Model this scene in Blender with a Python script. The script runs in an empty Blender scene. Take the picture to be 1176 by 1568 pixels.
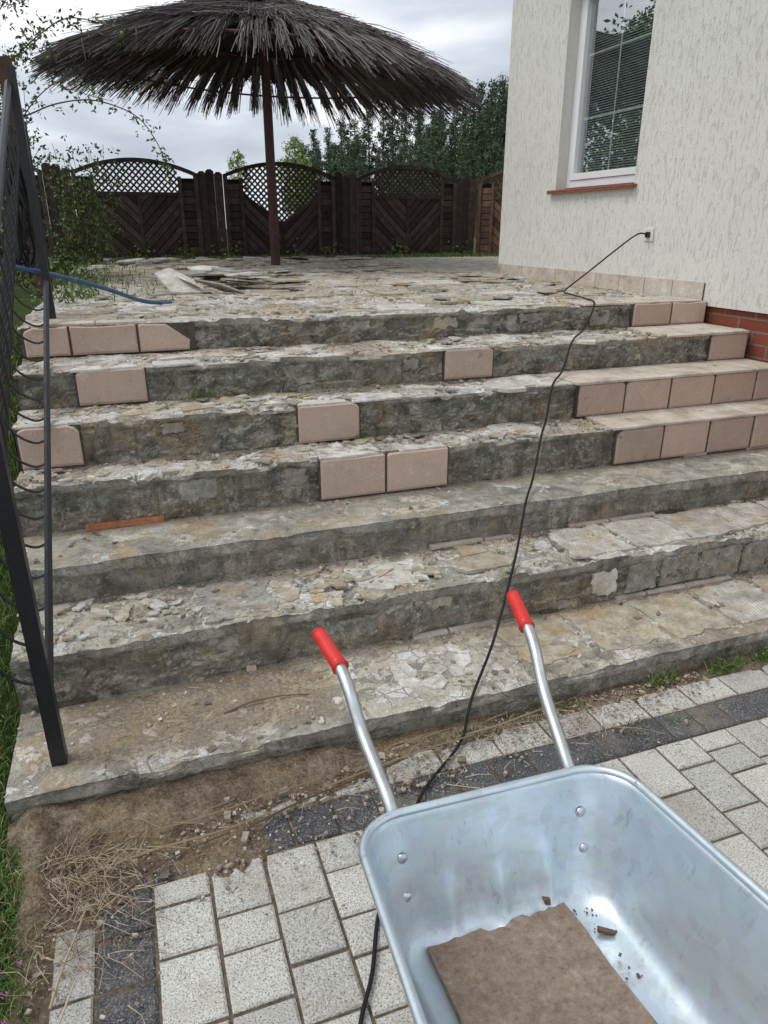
import bpy, math, random
from mathutils import Vector, Matrix, noise as N
random.seed(7)
R=random.random
def U(a,b): return a+(b-a)*random.random()
sc=bpy.context.scene
col=sc.collection
# ------------------------------------------------------------ helpers
class MB:
    def __init__(s): s.v=[];s.f=[];s.m=[]
    def add(s,vs,fs,mi=0):
        o=len(s.v); s.v+= [tuple(p) for p in vs]
        for f in fs: s.f.append(tuple(i+o for i in f)); s.m.append(mi)
    def box(s,x0,x1,y0,y1,z0,z1,mi=0,M=None):
        vs=[Vector(p) for p in [(x0,y0,z0),(x1,y0,z0),(x1,y1,z0),(x0,y1,z0),(x0,y0,z1),(x1,y0,z1),(x1,y1,z1),(x0,y1,z1)]]
        if M: vs=[M@p for p in vs]
        s.add(vs,[(0,3,2,1),(4,5,6,7),(0,1,5,4),(1,2,6,5),(2,3,7,6),(3,0,4,7)],mi)
    def prism(s,bot,top,mi=0):
        n=len(bot)
        s.add(list(bot)+list(top),[tuple(range(n-1,-1,-1)),tuple(range(n,2*n))]+[(i,(i+1)%n,n+(i+1)%n,n+i) for i in range(n)],mi)
    def tube(s,pts,r0,r1=None,n=6,mi=0):
        if r1 is None:r1=r0
        pts=[Vector(p) for p in pts]; k=len(pts); vs=[]
        for i,p in enumerate(pts):
            d=(pts[min(i+1,k-1)]-pts[max(i-1,0)]).normalized()
            a=Vector((0,0,1)) if abs(d.z)<.9 else Vector((1,0,0))
            u=d.cross(a).normalized(); w=d.cross(u)
            r=r0+(r1-r0)*i/(k-1)
            for j in range(n):
                t=2*math.pi*j/n; vs.append(p+u*math.cos(t)*r+w*math.sin(t)*r)
        fs=[]
        for i in range(k-1):
            for j in range(n):
                fs.append((i*n+j,i*n+(j+1)%n,(i+1)*n+(j+1)%n,(i+1)*n+j))
        fs.append(tuple(range(n-1,-1,-1))); fs.append(tuple((k-1)*n+j for j in range(n)))
        s.add(vs,fs,mi)
    def obj(s,name,mats,parent=None,smooth=False):
        me=bpy.data.meshes.new(name); me.from_pydata(s.v,[],s.f); me.update()
        for m in mats: me.materials.append(m)
        me.polygons.foreach_set('material_index',s.m)
        if smooth: me.polygons.foreach_set('use_smooth',[True]*len(s.f))
        o=bpy.data.objects.new(name,me); col.objects.link(o)
        if parent: o.parent=parent
        return o
def empty(name):
    o=bpy.data.objects.new(name,None); col.objects.link(o); o.empty_display_size=.1; return o
def smooth_curve(pts,n=6):
    pts=[Vector(p) for p in pts]; out=[]
    for i in range(len(pts)-1):
        p0=pts[max(i-1,0)];p1=pts[i];p2=pts[i+1];p3=pts[min(i+2,len(pts)-1)]
        for j in range(n):
            t=j/n
            out.append(.5*((2*p1)+(p2-p0)*t+(2*p0-5*p1+4*p2-p3)*t*t+(3*p1-p0-3*p2+p3)*t**3))
    out.append(pts[-1]); return out
def nz(x,y,z=0.): return N.noise(Vector((x,y,z)))
def fbm(x,y,z=0.,o=4):
    a=1;t=0
    for i in range(o):
        t+=a*N.noise(Vector((x,y,z))); x*=2.03;y*=2.03;z*=2.03;a*=.5
    return t
def sm(a,b,x):
    t=max(0,min(1,(x-a)/(b-a))); return t*t*(3-2*t)
# ------------------------------------------------------------ materials
class Mt:
    def __init__(s,name):
        s.m=bpy.data.materials.new(name); s.m.use_nodes=True; s.nt=s.m.node_tree
        s.b=s.nt.nodes['Principled BSDF']; s.tc=s.nt.nodes.new('ShaderNodeTexCoord').outputs['Object']
    def n(s,t): return s.nt.nodes.new(t)
    def l(s,a,b): s.nt.links.new(a,b)
    def mapv(s,scale,rot=(0,0,0),loc=(0,0,0)):
        m=s.n('ShaderNodeMapping'); m.inputs['Scale'].default_value=scale; m.inputs['Rotation'].default_value=rot; m.inputs['Location'].default_value=loc; s.l(s.tc,m.inputs[0]); return m.outputs[0]
    def noise(s,sc,det=6,ro=.6,vec=None,dist=0):
        n=s.n('ShaderNodeTexNoise'); n.inputs['Scale'].default_value=sc;n.inputs['Detail'].default_value=min(det,6);n.inputs['Roughness'].default_value=ro;n.inputs['Distortion'].default_value=dist
        s.l(vec or s.tc,n.inputs['Vector']); return n.outputs['Fac']
    def vor(s,sc,feat='F1',vec=None,out='Distance'):
        n=s.n('ShaderNodeTexVoronoi'); n.feature=feat; n.inputs['Scale'].default_value=sc; s.l(vec or s.tc,n.inputs['Vector']); return n.outputs[out]
    def warp(s,sc,amt):
        n=s.n('ShaderNodeTexNoise'); n.inputs['Scale'].default_value=sc; n.inputs['Detail'].default_value=3; s.l(s.tc,n.inputs['Vector'])
        v=s.n('ShaderNodeVectorMath'); v.operation='MULTIPLY_ADD'; s.l(n.outputs['Color'],v.inputs[0]); v.inputs[1].default_value=(amt,)*3; s.l(s.tc,v.inputs[2]); return v.outputs[0]
    def ramp(s,fac,stops,interp='LINEAR'):
        r=s.n('ShaderNodeValToRGB'); cr=r.color_ramp; cr.interpolation=interp
        while len(cr.elements)<len(stops): cr.elements.new(.5)
        for e,(p,c) in zip(cr.elements,stops):
            e.position=p
            if isinstance(c,(int,float)): c=(c,c,c)
            e.color=(c[0],c[1],c[2],1)
        s.l(fac,r.inputs[0]); return r.outputs[0]
    def mix(s,f,a,b,bl='MIX'):
        m=s.n('ShaderNodeMixRGB'); m.blend_type=bl
        for i,x in enumerate((f,a,b)):
            if isinstance(x,(int,float)): m.inputs[i].default_value=x if i==0 else (x,x,x,1)
            elif isinstance(x,tuple): m.inputs[i].default_value=(x[0],x[1],x[2],1)
            else: s.l(x,m.inputs[i])
        return m.outputs[0]
    def math(s,op,a,b=0.):
        m=s.n('ShaderNodeMath'); m.operation=op; m.use_clamp=False
        for i,x in enumerate((a,b)):
            if isinstance(x,(int,float)): m.inputs[i].default_value=x
            else: s.l(x,m.inputs[i])
        return m.outputs[0]
    def attr(s,nm):
        a=s.n('ShaderNodeAttribute'); a.attribute_name=nm; return a.outputs['Fac']
    def rnd(s):
        g=s.n('ShaderNodeNewGeometry'); return g.outputs['Random Per Island']
    def fin(s,colr,rough=.9,bump=None,bs=.3,bd=.01,metal=0,spec=.3):
        if isinstance(colr,tuple): s.b.inputs['Base Color'].default_value=(*colr,1)
        else: s.l(colr,s.b.inputs['Base Color'])
        if isinstance(rough,(int,float)): s.b.inputs['Roughness'].default_value=rough
        else: s.l(rough,s.b.inputs['Roughness'])
        s.b.inputs['Metallic'].default_value=metal; s.b.inputs['Specular IOR Level'].default_value=spec
        if bump is not None:
            b=s.n('ShaderNodeBump'); b.inputs['Strength'].default_value=bs;b.inputs['Distance'].default_value=bd
            s.l(bump,b.inputs['Height']); s.l(b.outputs[0],s.b.inputs['Normal'])
        return s.m
def simple(name,c,rough=.8,var=.35,scale=20,bs=.3,bd=.003,metal=0,spec=.3,island=0.):
    m=Mt(name); n=m.noise(scale,4,.65)
    lo=tuple(x*(1-var) for x in c); hi=tuple(min(1,x*(1+var)) for x in c)
    cc=m.ramp(n,[(.3,lo),(.7,hi)])
    if island>0:
        r=m.ramp(m.rnd(),[(0,1-island),(1,1+island*.6)]); cc=m.mix(1,cc,r,'MULTIPLY')
    return m.fin(cc,rough,n,bs,bd,metal,spec)

def concrete(name,attrs=True):
    m=Mt(name)
    med=m.noise(9,6,.74,dist=.5); fine=m.noise(75,4,.72); grit=m.noise(260,1,.6)
    lay=m.noise(4.2,6,.70,vec=m.mapv((1,1.5,1),(0,0,.3),(3,1,2)),dist=.7)
    lay2=m.noise(7.5,6,.72,vec=m.mapv((1,1.2,1),(.2,.1,0),(9,4,1)),dist=.5)
    stain=m.noise(3.3,5,.7,vec=m.mapv((1,1,1),(0,0,0),(5,8,3)))
    if attrs:
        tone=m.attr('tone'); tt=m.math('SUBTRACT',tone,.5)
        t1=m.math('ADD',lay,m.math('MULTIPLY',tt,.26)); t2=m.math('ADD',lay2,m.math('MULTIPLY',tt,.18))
    else: t1=lay; t2=lay2
    L1=m.ramp(t1,[(.495,0),(.515,1)]); L2=m.ramp(t2,[(.535,0),(.555,1)])
    base=m.ramp(med,[(.30,(.15,.145,.125)),(.45,(.30,.285,.24)),(.58,(.44,.42,.355)),(.72,(.58,.56,.50))])
    c1=m.ramp(med,[(.3,(.36,.33,.26)),(.5,(.54,.505,.42)),(.7,(.70,.67,.59))])
    c2=m.ramp(med,[(.3,(.55,.54,.50)),(.6,(.76,.75,.71))])
    c=m.mix(L1,base,c1); c=m.mix(m.math('MULTIPLY',L2,.85),c,c2)
    c=m.mix(m.ramp(stain,[(.53,0),(.66,.7)]),c,(.45,.32,.165))
    c=m.mix(m.ramp(stain,[(.32,.55),(.44,0)]),c,(.14,.14,.115))
    wv=m.warp(11,.05); cr=m.vor(13,'DISTANCE_TO_EDGE',wv); cm=m.ramp(cr,[(.0,1),(.035,0)])
    cm=m.math('MULTIPLY',cm,m.math('MULTIPLY',L1,m.ramp(lay2,[(.48,0),(.55,1)])))
    c=m.mix(m.math('MULTIPLY',cm,.5),c,(.13,.105,.075))
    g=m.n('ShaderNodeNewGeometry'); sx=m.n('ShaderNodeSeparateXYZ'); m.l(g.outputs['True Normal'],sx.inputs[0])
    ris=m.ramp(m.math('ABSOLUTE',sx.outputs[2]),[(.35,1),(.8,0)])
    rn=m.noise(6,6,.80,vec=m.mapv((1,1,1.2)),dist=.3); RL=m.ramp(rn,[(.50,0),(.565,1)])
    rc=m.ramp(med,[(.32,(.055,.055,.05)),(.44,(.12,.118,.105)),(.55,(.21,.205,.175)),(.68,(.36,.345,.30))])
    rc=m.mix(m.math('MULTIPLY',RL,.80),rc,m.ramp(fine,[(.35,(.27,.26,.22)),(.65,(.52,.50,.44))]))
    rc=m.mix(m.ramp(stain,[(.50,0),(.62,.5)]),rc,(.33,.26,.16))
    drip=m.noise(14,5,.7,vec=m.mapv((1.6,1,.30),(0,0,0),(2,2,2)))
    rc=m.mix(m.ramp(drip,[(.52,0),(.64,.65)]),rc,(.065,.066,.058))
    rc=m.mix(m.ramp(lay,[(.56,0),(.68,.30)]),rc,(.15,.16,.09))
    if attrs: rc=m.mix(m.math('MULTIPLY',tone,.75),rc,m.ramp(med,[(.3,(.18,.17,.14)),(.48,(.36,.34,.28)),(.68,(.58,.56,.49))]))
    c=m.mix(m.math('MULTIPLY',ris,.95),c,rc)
    if attrs:
        dirt=m.ramp(fine,[(.3,(.17,.12,.075)),(.5,(.29,.21,.135)),(.7,(.42,.33,.23))])
        c=m.mix(m.math('MULTIPLY',m.attr('soil'),m.ramp(med,[(.34,.2),(.5,1)])),c,dirt)
    c=m.mix(.5,c,m.ramp(grit,[(.3,.6),(.7,1.40)]),'MULTIPLY'); c=m.mix(.4,c,m.ramp(fine,[(.3,.6),(.7,1.35)]),'MULTIPLY')
    h=m.math('ADD',m.math('MULTIPLY',med,.9),m.math('ADD',m.math('MULTIPLY',fine,.55),m.math('MULTIPLY',grit,.22)))
    h=m.math('ADD',h,m.math('MULTIPLY',m.math('ADD',m.math('MULTIPLY',L1,.35),m.math('MULTIPLY',L2,.3)),m.math('SUBTRACT',1,ris)))
    h=m.math('ADD',h,m.math('MULTIPLY',m.math('MULTIPLY',RL,.3),ris))
    h=m.math('SUBTRACT',h,m.math('MULTIPLY',cm,.5))
    return m.fin(c,.93,h,.85,.013,spec=.2)
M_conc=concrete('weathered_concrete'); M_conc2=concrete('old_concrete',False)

def plate_mat(name,stops,sc=14,orange=.5,comb=False):
    m=Mt(name); n=m.noise(sc,6,.7); n2=m.noise(90,3,.7); n4=m.noise(6,4,.6)
    c=m.ramp(n,stops); c=m.mix(m.ramp(n4,[(.52,0),(.66,orange)]),c,(.43,.29,.14))
    c=m.mix(m.ramp(n4,[(.34,.5),(.44,0)]),c,(.24,.225,.185))
    c=m.mix(1,c,m.ramp(m.rnd(),[(0,.86),(1,1.06)]),'MULTIPLY')
    c=m.mix(.6,c,m.ramp(n2,[(.3,.6),(.7,1.3)]),'MULTIPLY')
    h=m.math('ADD',n,m.math('MULTIPLY',n2,.5))
    if comb:
        w=m.n('ShaderNodeTexWave'); w.inputs['Scale'].default_value=22; w.inputs['Distortion'].default_value=3.0; w.inputs['Detail'].default_value=2
        m.l(m.mapv((1,.35,1),(0,0,.5)),w.inputs['Vector']); wf=m.math('MULTIPLY',w.outputs['Fac'],m.ramp(n,[(.42,0),(.55,1)]))
        h=m.math('ADD',h,m.math('MULTIPLY',wf,.7)); c=m.mix(.25,c,m.ramp(wf,[(.2,.6),(.8,1.1)]),'MULTIPLY')
    return m.fin(c,.9,h,.7,.006,spec=.2)
M_chalk=plate_mat('chalky_mortar',[(.3,(.42,.40,.35)),(.5,(.60,.58,.53)),(.72,(.76,.75,.71))],orange=.35)
M_beige=plate_mat('beige_mortar',[(.3,(.28,.245,.18)),(.5,(.45,.405,.31)),(.7,(.60,.56,.46))],orange=.7)
M_comb=plate_mat('combed_adhesive',[(.3,(.36,.33,.28)),(.5,(.54,.51,.45)),(.7,(.70,.68,.63))],orange=.5,comb=True)
M_greym=plate_mat('grey_mortar',[(.32,(.18,.175,.155)),(.5,(.31,.30,.265)),(.7,(.48,.47,.42))],orange=.3,sc=18)
m=Mt('clay_tile'); n=m.noise(220,2,.7); nb=m.noise(7,5,.7); ng=m.noise(16,6,.75)
c=m.ramp(n,[(.3,(.46,.325,.255)),(.7,(.63,.485,.40))]); c=m.mix(m.ramp(nb,[(.5,0),(.7,.45)]),c,(.40,.33,.27))
c=m.mix(m.ramp(ng,[(.58,0),(.66,.5)]),c,(.66,.61,.54)); c=m.mix(m.ramp(ng,[(.30,.7),(.40,0)]),c,(.20,.155,.125))
c=m.mix(1,c,m.ramp(m.rnd(),[(0,.84),(1,1.08)]),'MULTIPLY'); M_tile=m.fin(c,.75,m.math('ADD',n,m.math('MULTIPLY',ng,2)),.4,.003)
m=Mt('worn_tile_top'); nb=m.noise(6,6,.75); n=m.noise(120,2,.7)
c=m.ramp(nb,[(.32,(.31,.265,.215)),(.48,(.53,.46,.385)),(.6,(.60,.55,.47)),(.72,(.74,.71,.65))]); c=m.mix(.5,c,m.ramp(n,[(.3,.65),(.7,1.25)]),'MULTIPLY'); M_tiletop=m.fin(c,.8,m.math('ADD',nb,n),.4,.003)
M_grout=simple('dark_grout',(.09,.075,.06),.95,.5,60)
def paver(name,stops,mossy):
    m=Mt(name); a=m.noise(230,2,.75); b=m.noise(4,4,.6); v=m.vor(150); d=m.noise(13,5,.7)
    c=m.ramp(a,stops); c=m.mix(1,c,m.ramp(m.rnd(),[(0,.82),(1,1.1)]),'MULTIPLY')
    c=m.mix(m.ramp(b,[(.5,0),(.72,mossy)]),c,(.34,.30,.21)); c=m.mix(m.ramp(d,[(.55,0),(.7,mossy*.9)]),c,(.25,.22,.16))
    return m.fin(c,.9,m.math('ADD',a,m.math('MULTIPLY',v,.5)),.7,.004,spec=.25)
M_pavl=paver('light_granite_paver',[(.36,(.15,.145,.13)),(.42,(.46,.45,.41)),(.55,(.60,.59,.55)),(.68,(.76,.75,.72))],.45)
M_pavd=paver('dark_granite_paver',[(.38,(.045,.047,.052)),(.52,(.10,.103,.11)),(.62,(.19,.19,.195)),(.70,(.44,.44,.44))],.4)
M_bed=simple('paving_sand',(.135,.11,.078),1,.5,60,.8,.01)
m=Mt('soil'); a=m.noise(14,6,.8); b=m.noise(4,4,.6); c2=m.noise(120,4,.8)
c=m.ramp(a,[(.3,(.13,.10,.07)),(.45,(.26,.20,.14)),(.56,(.40,.32,.23)),(.7,(.55,.48,.38))]); c=m.mix(m.ramp(b,[(.5,0),(.62,.55)]),c,(.46,.34,.20))
c=m.mix(.9,c,m.ramp(c2,[(.3,.35),(.7,1.6)]),'MULTIPLY'); M_soil=m.fin(c,1,m.math('ADD',a,c2),1,.02,spec=.1)
m=Mt('grassy_ground'); a=m.noise(3,6,.7); b=m.noise(60,4,.7)
c=m.ramp(a,[(.35,(.045,.06,.02)),(.55,(.07,.10,.03)),(.7,(.15,.13,.07))]); c=m.mix(.7,c,m.ramp(b,[(.3,.5),(.7,1.4)]),'MULTIPLY'); M_ground=m.fin(c,1,b,1,.03,spec=.1)
m=Mt('grass'); M_grass=m.fin(m.ramp(m.rnd(),[(0,(.045,.10,.02)),(.6,(.11,.20,.04)),(.87,(.20,.25,.08)),(1,(.36,.31,.16))]),.7)
m=Mt('straw'); M_straw=m.fin(m.ramp(m.rnd(),[(0,(.10,.07,.045)),(.5,(.28,.21,.14)),(1,(.52,.44,.32))]),.85)
m=Mt('stone_bits'); a=m.noise(70,3,.7); M_rock=m.fin(m.mix(.6,m.ramp(m.rnd(),[(0,(.15,.13,.105)),(.4,(.31,.27,.21)),(.7,(.41,.33,.24)),(.9,(.47,.44,.38)),(1,(.70,.68,.63))]),m.ramp(a,[(.3,.6),(.7,1.4)]),'MULTIPLY'),.95,a,.5,.003)
m=Mt('bark_plaster'); w=m.noise(34,4,.65,vec=m.mapv((1.5,1.5,.34)),dist=.9); w2=m.noise(190,2,.75); big=m.noise(.8,3,.6); md=m.noise(60,2,.7)
gr=m.ramp(w,[(.37,0),(.45,1)])
c=m.mix(gr,(.62,.605,.565),m.ramp(w2,[(.3,(.665,.65,.61)),(.7,(.76,.745,.705))])); c=m.mix(1,c,m.ramp(big,[(.3,.94),(.7,1.03)]),'MULTIPLY')
M_plaster=m.fin(c,.95,m.math('ADD',m.math('MULTIPLY',gr,1.0),m.math('ADD',m.math('MULTIPLY',w2,.6),md)),.6,.005,spec=.15)
M_reveal=simple('smooth_plaster',(.68,.66,.62),.9,.06,30,.2,.002)
M_pvc=simple('white_pvc',(.80,.81,.82),.35,.03,5,.02,.001,spec=.5)
M_sill=simple('red_sill',(.27,.09,.06),.45,.2,20,.1)
m=Mt('red_brick'); br=m.n('ShaderNodeTexBrick'); br.inputs['Scale'].default_value=1; br.inputs['Brick Width'].default_value=.25; br.inputs['Row Height'].default_value=.075; br.inputs['Mortar Size'].default_value=.006
br.inputs['Color1'].default_value=(.28,.075,.04,1); br.inputs['Color2'].default_value=(.20,.055,.035,1); br.inputs['Mortar'].default_value=(.2,.17,.15,1)
s1=m.n('ShaderNodeSeparateXYZ'); c1=m.n('ShaderNodeCombineXYZ'); m.l(m.tc,s1.inputs[0]); m.l(s1.outputs[1],c1.inputs[0]); m.l(s1.outputs[2],c1.inputs[1]); m.l(c1.outputs[0],br.inputs['Vector'])
M_brick=m.fin(m.mix(.4,br.outputs[0],m.ramp(m.noise(60),[(.3,.6),(.7,1.3)]),'MULTIPLY'),.85,m.math('SUBTRACT',1,br.outputs['Fac']),.5,.005)
m=Mt('window_glass'); nt=m.nt; tr=m.n('ShaderNodeBsdfTransparent'); gl=m.n('ShaderNodeBsdfGlossy'); gl.inputs['Roughness'].default_value=.01; gl.inputs['Color'].default_value=(.95,.97,1,1)
tr.inputs[0].default_value=(.8,.86,.84,1); ms=m.n('ShaderNodeMixShader'); ms.inputs[0].default_value=.42; m.l(tr.outputs[0],ms.inputs[1]); m.l(gl.outputs[0],ms.inputs[2]); m.l(ms.outputs[0],nt.nodes['Material Output'].inputs[0]); M_glass=m.m
M_blind=simple('blind_slats',(.45,.48,.48),.5,.05)
M_dark=simple('dark_interior',(.03,.03,.032),.9)
M_fback=simple('fence_gap_shade',(.014,.010,.009),.95)  # near-black backing sheet added behind the fence boards, painting shade into the gaps
M_roof=simple('roof_tile',(.25,.09,.06),.8)
def woodm(name,a_,b_,c_):
    m=Mt(name); a=m.noise(10,5,.75); 
    c=m.ramp(a,[(.3,a_),(.55,b_),(.75,c_)]); c=m.mix(1,c,m.ramp(m.rnd(),[(0,.55),(1,1.6)]),'MULTIPLY'); return m.fin(c,.75,a,.5,.004)
M_wood=woodm('dark_stained_wood',(.030,.021,.018),(.055,.040,.034),(.11,.085,.072))
M_wood2=woodm('brown_wood',(.08,.045,.033),(.13,.075,.055),(.20,.13,.10))
M_black=simple('black_paint',(.014,.015,.019),.4,.3,50,.2,.001,spec=.5)
M_cable=simple('black_rubber',(.012,.012,.013),.55,.1)
M_blue=simple('blue_hose',(.06,.12,.22),.5,.25)
m=Mt('galvanised_steel'); sp=m.n('ShaderNodeTexVoronoi'); sp.inputs['Scale'].default_value=38; m.l(m.tc,sp.inputs['Vector'])
bn=m.noise(3,4,.6); bn2=m.noise(12,5,.7,vec=m.mapv((1,.3,3)))
hs=m.n('ShaderNodeHueSaturation'); hs.inputs['Saturation'].default_value=.4; m.l(m.mix(.22,(.66,.77,.84),sp.outputs['Color'],'MULTIPLY'),hs.inputs['Color'])
c=m.mix(.35,hs.outputs[0],(.60,.76,.86))
c=m.mix(m.ramp(bn2,[(.50,0),(.75,.5)]),c,(.48,.55,.60))
scr=m.noise(30,5,.8,vec=m.mapv((1,.8,.25),(0,0,.1)))
c=m.mix(m.ramp(scr,[(.58,0),(.66,.45)]),c,(.33,.38,.42))
c=m.mix(m.math('MULTIPLY',m.attr('dust'),m.ramp(m.noise(20,6,.78),[(.48,0),(.62,.8)])),c,(.42,.36,.30))
M_galv=m.fin(c,m.ramp(bn2,[(.3,.28),(.7,.50)]),bn,.18,.012,metal=.78,spec=.5)
M_steel=simple('zinc_tube',(.62,.66,.68),.33,.15,30,.05,.001,metal=.85)
M_red=simple('red_grip',(.66,.03,.025),.38,.12,30,.1,.001,spec=.5)
M_tyre=simple('tyre_rubber',(.02,.02,.02),.8)
m=Mt('fibre_slab'); a=m.noise(45,6,.85); b=m.noise(7,5,.6); c=m.ramp(a,[(.3,(.17,.12,.09)),(.45,(.30,.225,.17)),(.58,(.40,.31,.24)),(.7,(.52,.43,.35))]); c=m.mix(m.ramp(b,[(.45,0),(.75,.5)]),c,(.24,.18,.135)); M_slab=m.fin(c,.95,a,1,.008,spec=.1)
m=Mt('reed_thatch'); c=m.ramp(m.rnd(),[(0,(.045,.039,.037)),(.5,(.105,.094,.088)),(.85,(.19,.175,.163)),(1,(.33,.305,.285))]); M_reed=m.fin(c,.85)
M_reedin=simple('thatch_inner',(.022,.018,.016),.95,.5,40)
M_pole=simple('pole_wood',(.085,.04,.034),.6,.3,10)
M_terra=simple('terracotta_cap',(.45,.16,.08),.7,.2)
def leafm(name,a,b,c):
    m=Mt(name); r=m.ramp(m.rnd(),[(0,a),(.6,b),(1,c)]); return m.fin(r,.6,spec=.3)
M_pine=leafm('pine_needles',(.035,.06,.036),(.085,.125,.068),(.15,.19,.10))
M_leaf=leafm('leaves',(.035,.07,.018),(.09,.145,.035),(.18,.24,.07))
M_lite=leafm('light_leaves',(.14,.20,.045),(.24,.33,.09),(.34,.42,.14))
M_bark=simple('bark',(.13,.09,.07),.9,.5,8)

# ------------------------------------------------------------ camera / light / world
cam=bpy.data.cameras.new('camera'); co=bpy.data.objects.new('camera',cam); col.objects.link(co); sc.camera=co
cam.sensor_fit='VERTICAL'; cam.sensor_height=36; cam.sensor_width=27; cam.lens=24.96; cam.clip_end=1500; cam.clip_start=.02
co.location=(0,0,1.65); co.rotation_euler=(math.radians(68.2),0,math.radians(-19.5))
sun=bpy.data.lights.new('sun','SUN'); so=bpy.data.objects.new('sun',sun); col.objects.link(so)
sun.energy=1.5; sun.angle=math.radians(25); sun.color=(1,.965,.91)
sel=math.radians(58); saz=math.radians(-75)
sd=Vector((math.sin(saz)*math.cos(sel),math.cos(saz)*math.cos(sel),math.sin(sel)))
so.rotation_euler=sd.to_track_quat('Z','Y').to_euler()
w=bpy.data.worlds.new('World'); sc.world=w; w.use_nodes=True; nt=w.node_tree; bg=nt.nodes['Background']; bg.inputs[1].default_value=.15
sky=nt.nodes.new('ShaderNodeTexSky'); sky.sky_type='NISHITA'; sky.sun_disc=False; sky.sun_elevation=sel; sky.sun_rotation=saz
tc=nt.nodes.new('ShaderNodeTexCoord'); mp=nt.nodes.new('ShaderNodeMapping'); mp.inputs['Scale'].default_value=(1.3,1.3,4.2); nt.links.new(tc.outputs['Generated'],mp.inputs[0])
ns=nt.nodes.new('ShaderNodeTexNoise'); ns.inputs['Scale'].default_value=1.9; ns.inputs['Detail'].default_value=6; ns.inputs['Roughness'].default_value=.5; ns.inputs['Distortion'].default_value=.3; nt.links.new(mp.outputs[0],ns.inputs[0])
rp=nt.nodes.new('ShaderNodeValToRGB'); cr=rp.color_ramp; cr.elements.new(.5); cr.elements.new(.6)
for e,(p,c) in zip(cr.elements,[(.34,(3.3,3.7,4.3)),(.45,(4.6,5.0,5.5)),(.53,(6.3,6.5,6.9)),(.62,(7.9,8.0,8.1))]): e.position=p; e.color=(*[x/10 for x in c],1)
nt.links.new(ns.outputs[0],rp.inputs[0])
mul=nt.nodes.new('ShaderNodeMixRGB'); mul.blend_type='MULTIPLY'; mul.inputs[0].default_value=1; mul.inputs[2].default_value=(10,10,10,1); nt.links.new(rp.outputs[0],mul.inputs[1])
mx=nt.nodes.new('ShaderNodeMixRGB'); mx.inputs[0].default_value=.92; nt.links.new(sky.outputs[0],mx.inputs[1]); nt.links.new(mul.outputs[0],mx.inputs[2]); nt.links.new(mx.outputs[0],bg.inputs[0])
sc.view_settings.view_transform='Standard'; sc.view_settings.look='None'; sc.view_settings.exposure=0

# ------------------------------------------------------------ ground
def gz(x,y):
    if x<-.44: z=sm(1.9,4.3,y)*1.13-.03
    else: z=sm(4.2,4.6,y)*1.12-.03
    if x<-.40 and y<2.2: z+=.03+.015*nz(x*3,y*3)
    return z
def axis(lo,hi,flo,fhi,fs):
    a=[];x=flo
    while x<fhi: a.append(x); x+=fs
    s=fs; x=fhi
    while x<hi: a.append(x); s*=1.35; x+=s
    a.append(hi); s=fs; x=flo-fs; 
    while x>lo: a.insert(0,x); s*=1.35; x-=s
    a.insert(0,lo); return a
xs=axis(-400,400,-2.5,4.5,.08); ys=axis(-400,600,-.5,5,.08)
g_=MB(); vs=[(x,y,gz(x,y)) for y in ys for x in xs]; nx=len(xs)
g_.add(vs,[(j*nx+i,j*nx+i+1,(j+1)*nx+i+1,(j+1)*nx+i) for j in range(len(ys)-1) for i in range(nx-1)])
g_.obj('ground',[M_ground],smooth=True)

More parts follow.
